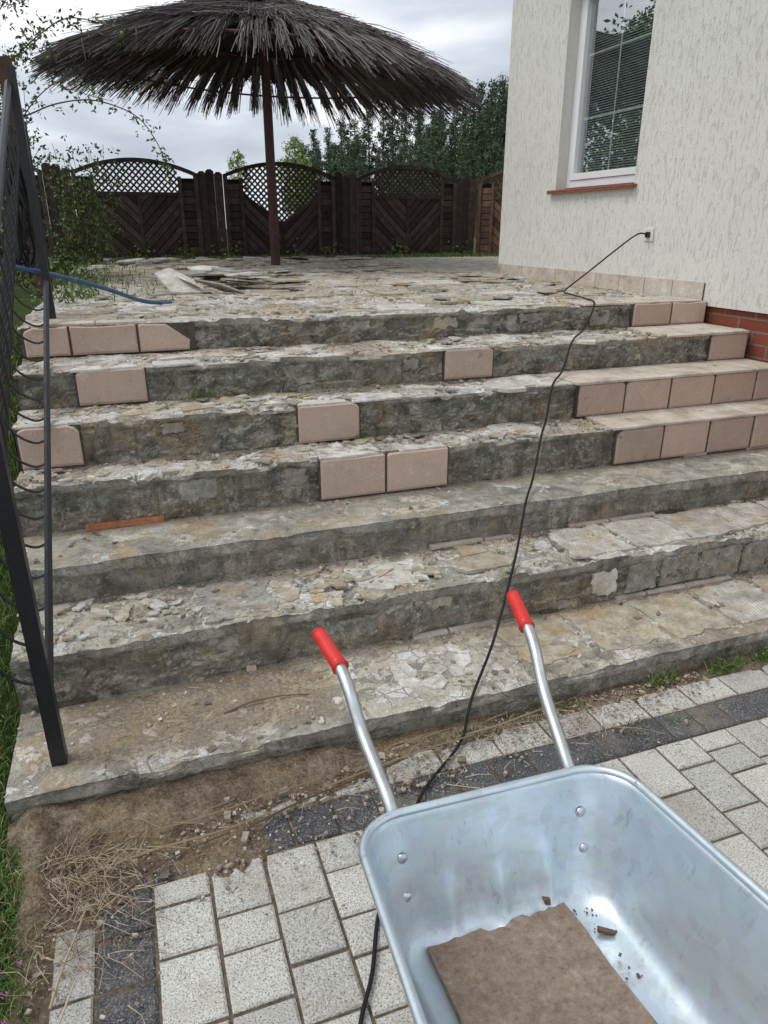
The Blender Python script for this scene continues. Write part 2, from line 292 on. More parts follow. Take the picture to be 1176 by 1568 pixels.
# ------------------------------------------------------------ steps + terrace
SY=[1.86,2.28,2.635,2.962,3.21,3.50,3.89]; SZ=[.116,.325,.486,.689,.88,1.051,1.204]
X0,X1=-.5,3.65
prof=[]
zp=-.06
for k in range(7):
    n=max(3,int((SZ[k]-zp)/.009))
    for i in range(n): prof.append((SY[k],zp+(SZ[k]-zp)*i/n,1,k,(1-i/n)*(SZ[k]-zp)))
    y1=SY[k+1] if k<6 else 5.2
    n=int((y1-SY[k])/.012)
    for i in range(n): prof.append((SY[k]+(y1-SY[k])*i/n,SZ[k],0,k,(y1-SY[k])*i/n))
    zp=SZ[k]
y=5.2; s=.016
while y<11.85: prof.append((y,SZ[6],0,6,y-3.89)); y+=s; s=min(.09,s*1.03)
NXs=440; verts=[]; tone=[]; soil=[]
NOSE=[.050,.045,.050,.030,.028,.030,.030]
def stepdisp(x,y,z,kind,k,d):
    wob=.006*nz(x*1.1,k*7.3)+.004*nz(x*4,k*3.1)
    dy=wob; dz=.004*nz(x*1.7,k*5.1+20,y*1.5)
    chip=max(0,fbm(x*5,k*9.7,1.3,4)-.15)*.045+max(0,nz(x*25,k*4.4))*.006
    if k==2: chip*=.4
    if kind==1:
        amt=[.35,.9,.3,.7,1,1,1][k]
        nl=NOSE[k]+.014*nz(x*6,k*2.7)+.010*nz(x*17,k*2.7)
        rec=sm(nl-.004,nl+.008,d)
        f=fbm(x*6,z*9,k*1.7,5)
        dy+=.014*amt*f*rec+.016*rec
        q=fbm(x*3.5+2,z*6,k*2.9,5)
        if q>.08: dy-=.010*amt*min(1,(q-.08)*14)*rec
        q=fbm(x*5+8,z*8,k*1.9,5)
        if q>.25: dy-=.009*amt*min(1,(q-.25)*14)*rec
        if (k==1 and x>1.6) or k in (4,5,6):
            v=N.voronoi(Vector((x*5+nz(x*5,z*9)*.9,z*6.5+nz(x*6,z*9,3)*.8,k*3.7)))[0]; e=v[1]-v[0]
            dy+=max(0,.12-e)*(.15 if k==1 else .10)*rec
        dy+=.004*nz(x*30,z*30)
        near=max(0,1-d/.03); dy+=chip*near**.7
        dz-=chip*near*.3
    else:
        near=max(0,1-d/.035)
        dz-=chip*near**.8*.9
        dy+=chip*.3*near
        dz+=fbm(x*8,y*8,k*2.2,5)*(.006 if k not in (2,) else .002)
        q=fbm(x*2.6+5,y*5,k*4.4,5)
        if k in (1,3,4,5,6): 
            dz-= .010*sm(.05,.08,q); dz+=.007*sm(.22,.25,fbm(x*3.3+1,y*6,k*2.4,5)); dz-=.006*sm(.2,.23,fbm(x*6+1,y*9,k*3.4,4))
    return x,y+dy,z+dz
npf=len(prof)
for (y,z,kind,k,d) in prof:
    for i in range(NXs+1):
        x=X0+(X1-X0)*i/NXs
        verts.append(stepdisp(x,y,z,kind,k,d))
        t=0.;sl=0.
        if kind==0:
            t={0:.36,1:.55,2:.2,3:.75,4:.75,5:.8,6:.75}[k]+.4*nz(x*1.3,y*2,k*2.+3)
            if k==2: t=.15+.25*nz(x*1.5,y*2)
            nxt=(SY[k+1]-SY[k]) if k<6 else 99
            if k<6 and nxt-d<.08: sl=.55*(1-(nxt-d)/.08)+.1
            if k==0:
                sl=max(sl,(1-sm(.35,.75,x+.35*nz(x*3,y*4)))*(.70+.6*nz(x*3,y*5))*sm(.01,.12,d+.06*nz(x*6,y*6))*sm(-.5,-.3,x+.1*nz(y*9,x)))
                sl=max(sl,.45*sm(1.0,1.4,x)*sm(-.1,.3,nz(x*2,y*3,9)))
                if .55<x<1.25: t=.6
            if k==6: sl=.35*sm(.6,2.2,d)*(1 if nz(x*1.2,y*1.2,4)>0 else .4)+ .25*sm(-.1,.3,nz(x*1.5,y*2,8))
            if k in (3,4,5): sl=max(sl,.5*sm(.05,.35,nz(x*2.2,y*5,k*3.)))
        else:
            nl=NOSE[k]+.014*nz(x*6,k*2.7)
            t=max(0,1-sm(nl-.012,nl+.004,d))*max(0,min(1,.65+1.1*nz(x*5,k*1.)))
            if k in (0,2): t=max(t,.22)
            if k==0: sl=.35*sm(.06,0,z)
            if d>(.12): sl=max(sl,.2)
            if k==4 and x<.7: sl=.6*sm(-.2,.2,nz(x*4,z*6))
        tone.append(t); soil.append(sl)
W_=NXs+1
faces=[(j*W_+i,j*W_+i+1,(j+1)*W_+i+1,(j+1)*W_+i) for j in range(npf-1) for i in range(NXs)]
o=len(verts)
for j,(y,z,kind,k,d) in enumerate(prof):
    vx=verts[j*W_]; verts.append((X0+.004,vx[1],-.1 if y<4.3 else 1.0)); tone.append(0); soil.append(.2)
faces+=[(j*W_,(j+1)*W_,o+j+1,o+j) for j in range(npf-1)]
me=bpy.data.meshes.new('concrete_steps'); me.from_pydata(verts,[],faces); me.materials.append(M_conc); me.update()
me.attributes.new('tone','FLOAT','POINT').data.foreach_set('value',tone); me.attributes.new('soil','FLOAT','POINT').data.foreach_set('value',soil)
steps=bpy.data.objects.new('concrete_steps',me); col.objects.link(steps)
tb=MB(); tb.box(3.6501,9,6.9,11.85,1.0,1.2); 
tb.obj('terrace_slab',[M_conc2])

def clip(poly,nx_,ny_,c):
    out=[]
    for i in range(len(poly)):
        a=poly[i];b=poly[(i+1)%len(poly)]
        da=a[0]*nx_+a[1]*ny_-c; db=b[0]*nx_+b[1]*ny_-c
        if da<=0: out.append(a)
        if (da<0)!=(db<0) and da!=db:
            t=da/(da-db); out.append((a[0]+(b[0]-a[0])*t,a[1]+(b[1]-a[1])*t))
    return out
def shard(mb,cx,cy,w,l,mapf,th,mi,rot=None,tilt=.06):
    rot=U(0,6.28) if rot is None else rot; n=random.choice((3,4,4,5,5,6)); pts=[]
    a0=U(0,6.28)
    base=[]
    for i in range(n):
        t=a0+2*math.pi*(i+U(-.36,.36))/n; base.append((math.cos(t)*w/2*U(.55,1.15),math.sin(t)*l/2*U(.55,1.15)))
    for i in range(n):
        a=base[i];b=base[(i+1)%n]
        for s_ in (0,.33,.66): e=.0 if s_==0 else .06*w; pts.append((a[0]+(b[0]-a[0])*s_+U(-e,e),a[1]+(b[1]-a[1])*s_+U(-e,e)))
    ca,sa=math.cos(rot),math.sin(rot); tx,ty=U(-tilt,tilt),U(-tilt,tilt)
    q=[(cx+p[0]*ca-p[1]*sa,cy+p[0]*sa+p[1]*ca,p[0]*tx+p[1]*ty) for p in pts]
    lift=abs(tx)*w/2+abs(ty)*l/2
    mb.prism([mapf(a,b,h+lift*.7-.003) for a,b,h in q],[mapf(cx+(a-cx)*.97,cy+(b-cy)*.97,h+lift*.7+th) for a,b,h in q],mi)
pl=MB()
mats=[M_chalk,M_beige,M_comb,M_greym]
for k,nsh in ((0,60),(1,230),(3,260),(4,230),(5,280),(6,480)):
    y1=SY[k+1]-.015 if k<6 else 5.6
    def mf(a,b,h,k=k): return (a,b,SZ[k]+h+.001)
    i=0;tries=0
    while i<nsh and tries<6000:
        tries+=1
        x=U(-.46,3.55); y=y1-(y1-SY[k]-.03)*R()**1.3
        if fbm(x*1.7+k*3.1,y*3)<-.05+.3*R(): continue
        if (k==4 and x>2.2) or (k==3 and x>2.3) or (k==5 and x>3): 
            if R()<.9: continue
        i+=1; s_=random.choice((.012,.015,.02,.025,.03,.045,.07))*U(.8,1.3)
        if k==0 and not(.7<x<1.2): s_*=.6
        shard(pl,x,y,s_*U(1,2.0),s_,mf,U(.001,.006),random.choice((0,0,1,1,1,3)),tilt=.08)
def cracked(x0,x1,y0,y1,z,size,mi,drop=.12,h=.004,gap=.02):
    na=max(1,int((x1-x0)/size)); nb=max(1,int((y1-y0)/size)); P={}
    for i in range(-2,na+2):
        for j in range(-2,nb+2):
            if R()<.34 and 0: continue
            P[i,j]=(x0+(i+.5+U(-.5,.5))*(x1-x0)/na,y0+(j+.5+U(-.5,.5))*(y1-y0)/nb)
    for q in list(P):
        if R()<.32: del P[q]
    for i in range(na):
        for j in range(nb):
            p=P.get((i,j))
            if p is None: continue
            if R()<drop or fbm(p[0]*5+z*9,p[1]*6,2.)<-.12: continue
            b_=size*1.3; poly=[(p[0]-b_,p[1]-b_),(p[0]+b_,p[1]-b_),(p[0]+b_,p[1]+b_),(p[0]-b_,p[1]+b_)]
            for di in (-3,-2,-1,0,1,2,3):
                for dj in (-3,-2,-1,0,1,2,3):
                    q=P.get((i+di,j+dj))
                    if q is None or (di==0 and dj==0) or len(poly)<3: continue
                    n_=(q[0]-p[0],q[1]-p[1]); poly=clip(poly,n_[0],n_[1],n_[0]*(p[0]+q[0])/2+n_[1]*(p[1]+q[1])/2)
            if len(poly)<3: continue
            cx=sum(a[0] for a in poly)/len(poly); cy=sum(a[1] for a in poly)/len(poly)
            rp_=[]
            for ii in range(len(poly)):
                a=poly[ii];b=poly[(ii+1)%len(poly)]; L=math.hypot(a[0]-b[0],a[1]-b[1]); m_=max(1,int(L/.012)); m_=min(m_,5)
                for s_ in range(m_):
                    e=.0018 if s_ else 0; rp_.append((a[0]+(b[0]-a[0])*s_/m_+U(-e,e),a[1]+(b[1]-a[1])*s_/m_+U(-e,e)))
            g=gap*U(.3,2.2); poly=[(cx+(a[0]-cx)*(1-g),cy+(a[1]-cy)*(1-g)) for a in rp_]; hh=h+U(-.002,.001); tx,ty=U(-.03,.03),U(-.03,.03)
            pl.prism([(a,b,z-.012) for a,b in poly],[(a,b,z+hh+(a-cx)*tx+(b-cy)*ty) for a,b in poly],mi if R()<.85 else random.choice((0,1,3)))
def bed(x0,x1,y0,y1,z,mi,h=.004,rag=.012):
    def edge(a,b,n=12):
        ph=U(0,50)
        return [(a[0]+(b[0]-a[0])*i/n+rag*2.2*nz(ph+i*.35,a[0])+U(-rag,rag)*.35,a[1]+(b[1]-a[1])*i/n+rag*2.2*nz(ph+i*.35,a[1]+9)+U(-rag,rag)*.35) for i in range(n)]
    c=[(x0,y0),(x1,y0),(x1,y1),(x0,y1)]; c=[(p[0]+U(-.01,.01),p[1]+U(-.01,.01)) for p in c]; p=[]
    for i in range(4): p+=edge(c[i],c[(i+1)%4])
    pl.prism([(a,b,z-.012) for a,b in p],[(a,b,z+h+U(-.0005,.0005)) for a,b in p],mi)
for i in range(6):
    x=1.72+.31*i; bed(x,x+.29,2.33+U(0,.04),2.61,SZ[1]+.004,2)
for i in range(6):
    x=1.28+.31*i+.02*i; bed(x,x+.30,1.93+U(0,.03),2.24,SZ[0]+.001,random.choice((1,2,1)),.003)
cracked(.78,1.18,1.95,2.18,SZ[0],.045,0,.3,.003); cracked(.6,.78,2.0,2.2,SZ[0],.03,0,.6,.002)
cracked(1.3,1.9,1.95,2.22,SZ[0]+.004,.09,1,.5,.003); cracked(.3,1.2,2.32,2.58,SZ[1]+.002,.06,1,.5,.003); cracked(1.1,1.7,2.34,2.6,SZ[1]+.003,.13,1,.3,.005)
bed(.15,.42,2.33,2.60,SZ[1]+.001,3,.002,.02); bed(.75,1.05,2.36,2.58,SZ[1]+.001,0,.003,.02)
cracked(1.38,1.98,2.99,3.19,SZ[3]+.002,.11,0,.25,.006); cracked(1.30,2.0,3.24,3.47,SZ[4]+.002,.10,0,.3,.005); cracked(-.3,.7,3.02,3.19,SZ[3]+.001,.07,1,.6,.004)
cracked(-.2,.6,3.25,3.47,SZ[4]+.001,.10,1,.4,.006)
cracked(.1,.95,3.54,3.84,SZ[5]+.001,.10,0,.35,.004); cracked(1.1,1.6,3.54,3.84,SZ[5]+.002,.12,1,.35,.004); cracked(1.9,2.7,3.54,3.85,SZ[5]+.002,.14,0,.3,.004)
random.seed(21)
for i in range(11):
    for j in range(5):
        x=-.4+.36*i; y=4.0+.34*j; q=R()
        if q<.28: bed(x+.01,x+.34,y+.01,y+.33,1.205,random.choice((0,1,1)),U(.001,.004),.02)
        elif q<.50: cracked(x+.01,x+.34,y+.01,y+.33,1.205,U(.07,.14),random.choice((0,1,1)),.3,U(.001,.005))
for i in range(60): x=U(-.3,3.3); y=U(5.6,11.2); bed(x,x+U(.2,.5),y,y+U(.2,.5),1.206,random.choice((0,1,1,1)),U(.002,.006),.03)
# squared blocks and render chunks on the lower right riser
def rbed(x0,x1,z0,z1,k,out,mi,rag=.006):
    c=[(x0,z0),(x1,z0+U(-.01,.01)),(x1+U(-.015,.015),z1),(x0+U(-.015,.015),z1+U(-.012,.0))]; p=[]; y=SY[k]+.018
    for i in range(4):
        a=c[i];b=c[(i+1)%4]; ph=U(0,50)
        for s_ in range(8): p.append((a[0]+(b[0]-a[0])*s_/8+rag*2*nz(ph+s_*.5,1.)+U(-.002,.002),a[1]+(b[1]-a[1])*s_/8+rag*2*nz(ph+s_*.5,7.)+U(-.002,.002)))
    cx=(x0+x1)/2;cz_=(z0+z1)/2; t1,t2=U(-.04,.04),U(-.06,.06)
    f=lambda a,b,s_,o:(cx+(a-cx)*s_,y-o-(a-cx)*t1-(b-cz_)*t2,cz_+(b-cz_)*s_)
    A=[f(a,b,1,-.02) for a,b in p];B=[f(a,b,1,out*.55) for a,b in p];C=[f(a,b,.95,out) for a,b in p]; n=len(p)
    pl.add(A+B+C,[tuple(range(2*n,3*n))]+[(i,(i+1)%n,n+(i+1)%n,n+i) for i in range(n)]+[(n+i,n+(i+1)%n,2*n+(i+1)%n,2*n+i) for i in range(n)],mi)
x=1.95
while x<3.5:
    w_=U(.16,.26); rbed(x,x+w_-.02,.135,.285,1,U(.010,.018),random.choice((3,3,1))); x+=w_
rbed(1.78,1.90,.15,.27,1,.016,0,.01)
for k,n_ in ((1,6),(3,7),(4,4),(5,9),(6,10)):
    for i in range(n_):
        x=U(-.4,3.2)
        if k in (3,4) and x>2.0: continue
        if k==1 and x>1.6: continue
        w_=U(.07,.18); z1=SZ[k]-.035; z0=z1-U(.04,.10)
        rbed(x,x+w_,z0,z1,k,U(.004,.011),random.choice((3,3,3,1)),.011)
plo=pl.obj('broken_mortar',mats,steps)
# ---- tiles
random.seed(33)
tl=MB()
def tile_r(x0,x1,k,cut=None):
    zb=SZ[k-1]+.012; zt=SZ[k]-.004; y=SY[k]-.012+.006*nz((x0+x1)/2*1.1,k*7.3)
    g=.006; b=.008; d=U(-.003,.003)
    o_=[(x0+g,zb),(x1-g,zb)]
    if cut: o_=[(x0+g,zb),(x1-g-cut*.2,zb),(x1-g-.02,zb+.05),(x1-cut*.6,zt-.05),(x1-cut,zt-.01)]
    else:
        q=U(.008,.04) if R()<.6 else .004
        o_+=[(x1-g,zt-q),(x1-g-q*.5,zt-q*.35),(x1-g-q*U(1.1,1.8),zt)]
    q=U(.006,.035) if R()<.5 else .004
    o_+=[(x0+(x1-x0)*.5,zt-U(0,.005)),(x0+g+q*U(.8,1.8),zt),(x0+g+q*.4,zt-q*.5),(x0+g,zt-q)]
    cx=sum(p[0] for p in o_)/len(o_);cz=sum(p[1] for p in o_)/len(o_)
    hw=(x1-x0)/2; hh=(zt-zb)/2
    def ins(p): return (cx+(p[0]-cx)*(1-b/hw),cz+(p[1]-cz)*(1-b/hh))
    n=len(o_)
    A=[(p[0],y+.02,p[1]) for p in o_]; B=[(p[0],y-.002+d,p[1]) for p in o_]; C=[(ins(p)[0],y-.008+d,ins(p)[1]) for p in o_]
    tl.add(A+B+C,[tuple(range(2*n,3*n))]+[(i,(i+1)%n,n+(i+1)%n,n+i) for i in range(n)]+[(n+i,n+(i+1)%n,2*n+(i+1)%n,2*n+i) for i in range(n)],0)
    tl.box(x0-.003,x1+.003,y+.004,y+.03,zb-.004,zt-.002,2)
for x0,x1 in [(-.48,-.27),(-.27,.05),(3.06,3.36),(3.36,3.64)]: tile_r(x0,x1,6)
tile_r(.05,.33,6,cut=.13)
for x0,x1 in [(-.25,.06),(1.575,1.87),(3.35,3.64)]: tile_r(x0,x1,5)
for x0,x1 in [(-.49,-.24),(.70,1.01),(2.235,2.535),(2.535,2.84),(2.84,3.145),(3.145,3.45),(3.45,3.64)]: tile_r(x0,x1,4)
for x0,x1 in [(.737,1.055),(1.055,1.373),(2.32,2.62),(2.62,2.925),(2.925,3.23),(3.23,3.53),(3.53,3.64)]: tile_r(x0,x1,3)
def tread_t(x0,x1,y0,y1,z,mi=1,hh=.009):
    xs_=[x0]
    while xs_[-1]+.305<x1+.02: xs_.append(xs_[-1]+.305)
    if x1-xs_[-1]>.04: xs_.append(x1)
    for a,b in zip(xs_[:-1],xs_[1:]):
        tz=U(-.002,.002); h1=z+hh+tz
        A=[(a+.003,y0),(b-.003,y0),(b-.003,y1),(a+.003,y1)]
        if mi!=1:
            A=[(a+.003,y0),((a+b)/2,y0+U(-.002,.003)),(b-.003,y0+U(0,.02)),(b-U(.0,.04),y0+(y1-y0)*.5),(b-U(.01,.06),y1-U(0,.03)),(a+(b-a)*.6,y1-U(0,.05)),(a+(b-a)*.3,y1-U(0,.03)),(a+U(.0,.04),y1)]
        n=len(A); cx=(a+b)/2;cy=(y0+y1)/2
        B=[(p[0],p[1],z-.006) for p in A]; C=[(p[0],p[1],h1-.003) for p in A]; D=[(cx+(p[0]-cx)*.97,cy+(p[1]-cy)*.97,h1) for p in A]
        tl.add(B+C+D,[tuple(range(2*n,3*n))]+[(i,(i+1)%n,n+(i+1)%n,n+i) for i in range(n)]+[(n+i,n+(i+1)%n,2*n+(i+1)%n,2*n+i) for i in range(n)]+[tuple(range(n-1,-1,-1))],mi)
tread_t(2.21,3.645,3.18,3.487,.882); tread_t(2.29,3.645,2.935,3.195,.692); tread_t(3.02,3.645,3.475,3.87,1.053)
for a in ((.74,1.05,2.948,3.10,.690),(1.12,1.36,2.95,3.04,.689),(.70,.95,3.195,3.30,.881),(.97,1.25,3.195,3.36,.881),(-.27,.04,3.485,3.60,1.051),(.09,.30,3.49,3.62,1.051),(1.98,2.2,3.20,3.40,.882),(-.49,-.24,3.195,3.36,.881),(1.5,1.85,3.485,3.60,1.051),(1.72,2.02,3.21,3.30,.882)): tread_t(*a,3,.006)
tread_t(-.45,.1,3.9,4.0,1.205,1,.006); tread_t(2.7,3.0,3.89,4.15,1.205,1,.007); tread_t(3.05,3.6,3.89,4.2,1.205,1,.007)
tl.box(-.26,.05,2.945,2.965,.488,.512,4)
for (a,b,k) in ((-.45,.3,1),(.5,1.6,1),(1.9,3.5,1),(-.4,.6,0),(2.2,3.5,3),(.9,2.9,2)):
    x=a
    while x<b:
        w_=U(.15,.31)
        if R()<.6: tl.box(x,min(x+w_-.01,b),SY[k]-.010,SY[k]+.014,(SZ[k-1] if k else -.01)+.0,(SZ[k-1] if k else 0)+U(.010,.018),random.choice((1,1,2)))
        x+=w_
M_or=simple('orange_tile_strip',(.42,.17,.09),.8,.3,30)
tlo=tl.obj('clay_tiles',[M_tile,M_tiletop,M_grout,M_chalk,M_or],steps)

def slab(mb,cx,cy,z,w,l,rot,tx=0,ty=0,th=.012,mi=0,n=7):
    M=Matrix.Translation((cx,cy,z))@Matrix.Rotation(rot,4,'Z')@Matrix.Rotation(tx,4,'X')@Matrix.Rotation(ty,4,'Y')
    pts=[]
    for i in range(n):
        t=2*math.pi*i/n+U(-.25,.25); r=U(.8,1.1); pts.append((math.cos(t)*w/2*r,math.sin(t)*l/2*r))
    mb.prism([M@Vector((p[0],p[1],0)) for p in pts],[M@Vector((p[0]*.98,p[1]*.98,th)) for p in pts],mi)
ls=MB()
for i in range(16): slab(ls,.60+U(-.22,.35),5.9+U(-.25,.35),1.22+i*.008,U(.18,.36),U(.12,.3),U(0,3),U(-.12,.12),U(-.12,.12),.010,random.choice((0,1,3,3)),5)
slab(ls,.40,5.62,1.285,.26,.46,.45,.42,-.22,.013,0,5); slab(ls,.52,5.55,1.26,.18,.34,.9,.35,.3,.012,0,5); slab(ls,.66,5.56,1.25,.16,.44,1.1,.25,.5,.012,3,4)
for i in range(14): slab(ls,1.15+U(-.3,.35),6.6+U(-.4,.5),1.215+i*.006,U(.25,.5),U(.15,.35),U(0,3),U(-.06,.06),U(-.06,.06),.010,random.choice((1,3,3)),5)
for i in range(80): slab(ls,U(-.3,3.5),U(5.0,10.8),1.213+U(0,.02),U(.08,.34),U(.06,.25),U(0,3),U(-.08,.08),U(-.08,.08),.010,random.choice((0,1,1,3)),5)
for (x,y,w_) in [(2.95,4.75,.35),(3.1,4.9,.3),(2.4,4.4,.25),(2.0,4.5,.2),(2.9,7.6,.5),(2.7,7.9,.6),(2.2,5.2,.4)]: slab(ls,x,y,1.215,w_,w_*.6,U(0,3),U(-.05,.05),U(-.05,.05),.010,random.choice((3,1)),5)
for i in range(26): slab(ls,U(-.2,3.4),U(10.6,11.5),1.22,U(.2,.6),U(.1,.3),U(-.3,.3),U(-.2,.2),U(-.1,.1),.02,random.choice((0,1,3)),5)
ls.obj('loose_stone_slabs',mats)

# ---- stone crumbs (angular)
CV=[(-1,-1,-1),(1,-1,-1),(1,1,-1),(-1,1,-1),(-1,-1,1),(1,-1,1),(1,1,1),(-1,1,1)]
CF=[(0,3,2,1),(4,5,6,7),(0,1,5,4),(1,2,6,5),(2,3,7,6),(3,0,4,7)]
def rock(mb,x,y,z,s,mi=0):
    a=U(0,6.28); sx_,sy_,sz_=s*U(.6,1.5),s*U(.5,1.0),s*U(.2,.6); ca,sa=math.cos(a),math.sin(a); vs=[]
    for v in CV:
        px,py,pz=v[0]*sx_*U(.45,1.15),v[1]*sy_*U(.45,1.15),v[2]*sz_*U(.4,1.2)
        vs.append((x+px*ca-py*sa,y+px*sa+py*ca,z+pz+sz_*.6))
    mb.add(vs,CF,mi)
rk=MB()
for i in range(7000):
    k=random.choice((0,0,1,1,3,3,4,4,5,5,6,6,6)); y1=SY[k+1] if k<6 else 6.5
    if R()<.03: k=2;y1=SY[3]
    x=U(X0,3.6); t=R()
    if nz(x*2,k*4.)<-.1 and R()<.6: continue
    y=y1-(y1-SY[k])*(t**1.6)*.95-.01 if k<6 else SY[6]+t*2.6
    rock(rk,x,y,SZ[k],random.choice((.002,.002,.003,.004,.005,.007,.010))*U(.7,1.3))
for i in range(3600):
    x=-.42+2.4*R()**1.7; y=1.84-.36*abs(random.gauss(0,.5))*(1.3-.45*x)
    if y<.9: continue
    rock(rk,x,y,.010,random.choice((.0015,.002,.002,.003,.003,.004,.007))*U(.6,1.2))
for i in range(18): rock(rk,U(-.1,.9),U(1.55,1.8),.012,U(.010,.018))
rk.obj('rubble',[M_rock])

# ------------------------------------------------------------ paving
random.seed(5)
pv=MB()
def pav(x0,x1,y0,y1,mi,z=0.):
    g=.0042; x0+=g;x1-=g;y0+=g;y1-=g; b=.006; dz=U(-.003,.002); tx=U(-.010,.010); ty=U(-.010,.010); cx=(x0+x1)/2;cy=(y0+y1)/2
    def P(x,y,zz): return (x+U(-.0015,.0015),y+U(-.0015,.0015),z+zz+dz+(x-cx)*tx+(y-cy)*ty)
    A=[P(x0,y0,-.03),P(x1,y0,-.03),P(x1,y1,-.03),P(x0,y1,-.03)];B=[P(x0,y0,-.005),P(x1,y0,-.005),P(x1,y1,-.005),P(x0,y1,-.005)];C=[P(x0+b,y0+b,0),P(x1-b,y0+b,0),P(x1-b,y1-b,0),P(x0+b,y1-b,0)]
    pv.add(A+B+C,[(8,9,10,11)]+[(i,(i+1)%4,4+(i+1)%4,4+i) for i in range(4)]+[(4+i,4+(i+1)%4,8+(i+1)%4,8+i) for i in range(4)],mi)
x=-.12
ci=0
while x<3.6:
    wd=.150; y=1.54; first=True
    off=[.0,.08,.12,.04][ci%4]
    while y>-1.6:
        L=random.choice((.15,.15,.11,.19)) if not first else .08+off
        pav(x,min(x+wd,3.62),y-L,y,0); y-=L; first=False
    x+=wd; ci+=1
x=-.26
while x<3.6:
    L=.135 ; pav(x,x+L,1.54,1.675,1); x+=L
x=-.36
while x<3.6:
    L=U(.19,.21); pav(x,x+L,1.675,1.80,0); x+=L
y=1.54
while y>-1.6: pav(-.26,-.12,y-.135,y,1); y-=.135
y=1.675
while y>-1.6: pav(-.36,-.26,y-.2,y,0); y-=.2
pvo=pv.obj('block_paving',[M_pavl,M_pavd])
bd=MB(); bd.box(-.38,3.65,-1.7,1.87,-.06,-.009); bd.obj('paving_bed',[M_bed])
sb=MB(); nxs=340; nys=260; vs=[]
for j in range(nys+1):
    for i in range(nxs+1):
        x=-.50+3.2*(i/nxs); y=.35+1.53*(j/nys)
        f=fbm(x*5,y*5,3.3,6)
        near=sm(1.66,1.84,y)
        h=-.024+.034*near*(1-.6*sm(.4,1.3,x))+.010*near
        h+=.030*(1-sm(-.42,-.35,x))
        h+=.026*sm(1.36,1.60,y)*(1-sm(.0,.75,x+(1.62-y)*.6))
        h+=.008*(1-sm(-.36,-.05,x))*sm(.9,1.45,y)
        h-=.05*(1-sm(-.49,-.43,x+.02*nz(y*6,1)))
        h+=f*.014+.0045*nz(x*45,y*45)
        vs.append((x,y,h))
sb.add(vs,[(j*(nxs+1)+i,j*(nxs+1)+i+1,(j+1)*(nxs+1)+i+1,(j+1)*(nxs+1)+i) for j in range(nys) for i in range(nxs)])
sb.obj('soil_patch',[M_soil])

# ------------------------------------------------------------ grass, straw, weeds
def blade(mb,x,y,z,h,w_,lean,mi=0):
    a=U(0,6.28); ca,sa=math.cos(a),math.sin(a); b=U(0,6.28); lx,ly=math.cos(b)*lean*h,math.sin(b)*lean*h
    mb.add([(x-ca*w_,y-sa*w_,z),(x+ca*w_,y+sa*w_,z),(x+lx*.4+ca*w_*.7,y+ly*.4+sa*w_*.7,z+h*.6),(x+lx*.4-ca*w_*.7,y+ly*.4-sa*w_*.7,z+h*.6),(x+lx,y+ly,z+h*(1-.3*lean))],[(0,1,2,3),(3,2,4)],mi)
gr=MB()
for i in range(12000):
    y=U(.1,1.9); x=-.405-abs(random.gauss(0,.13))
    if x>-.44+.05*nz(y*5,1.) and R()<.5: continue
    blade(gr,x,y,gz(x,y)-.005,U(.02,.07),U(.0010,.0022),U(.2,1.1))
for i in range(12000):
    y=U(1.85,4.6); x=-.52-abs(random.gauss(0,.4))
    blade(gr,x,y,gz(x,y)-.005,U(.03,.09),U(.0014,.0028),U(.2,1))
for (x,y,z,n,h) in [(.32,3.48,.885,34,.06),(1.02,3.19,.69,24,.05),(1.8,1.83,0,70,.06),(2.1,1.82,0,110,.07),(2.5,1.82,0,120,.08),(1.35,1.82,0,36,.04),(1.5,1.66,0,14,.03),(2.9,1.83,0,80,.07),(.95,1.8,.01,26,.035),(.1,3.48,.885,14,.035),(0.2,1.8,.01,12,.03),(1.7,1.62,0,14,.03),(2.2,1.6,0,12,.03),(.55,3.48,.885,16,.03),(2.3,1.82,0,90,.06),(1.15,1.82,0,30,.04),(2.9,2.62,.33,20,.03),(1.3,1.55,0,10,.02)]:
    for i in range(n): blade(gr,x+random.gauss(0,.05),y+random.gauss(0,.012),z,h*U(.4,1.1),.0024,U(.3,1.1))
for i in range(2600):
    x=U(-.6,6.2); y=U(11.4,11.95); blade(gr,x,y,1.19,U(.04,.16)*(.5+abs(nz(x*2,3.))),.006,U(.2,1))
for i in range(700): blade(gr,-.45+abs(random.gauss(0,.35)),U(5,11.5),1.2,U(.03,.10),.004,U(.2,1))
gr.obj('grass',[M_grass])
st=MB()
for i in range(620):
    x=-.31+random.gauss(0,.08); y=1.60+random.gauss(0,.14); L=U(.03,.12); a=U(-1.2,2.2); z=.016+U(0,.02)
    st.tube([(x,y,z),(x+math.cos(a)*L/2+U(-.012,.012),y+math.sin(a)*L/2+U(-.012,.012),z+U(0,.012)),(x+math.cos(a)*L,y+math.sin(a)*L,z)],.0011,.0006,3)
for i in range(900):
    x=U(-.45,1.7); y=1.82-abs(random.gauss(0,.14)); L=U(.01,.05); a=U(0,6.28); z=.014
    st.tube([(x,y,z),(x+math.cos(a)*L,y+math.sin(a)*L,z+U(0,.006))],.0012,.0008,3)
for i in range(30):
    x=U(-.4,1.6); y=U(1.58,1.84); L=U(.06,.25); a=random.gauss(.05,.35); z=.02
    st.tube([(x,y,z),(x+math.cos(a)*L/2,y+math.sin(a)*L/2,z+U(0,.01)),(x+math.cos(a)*L,y+math.sin(a)*L,z)],.0016,.0009,4)
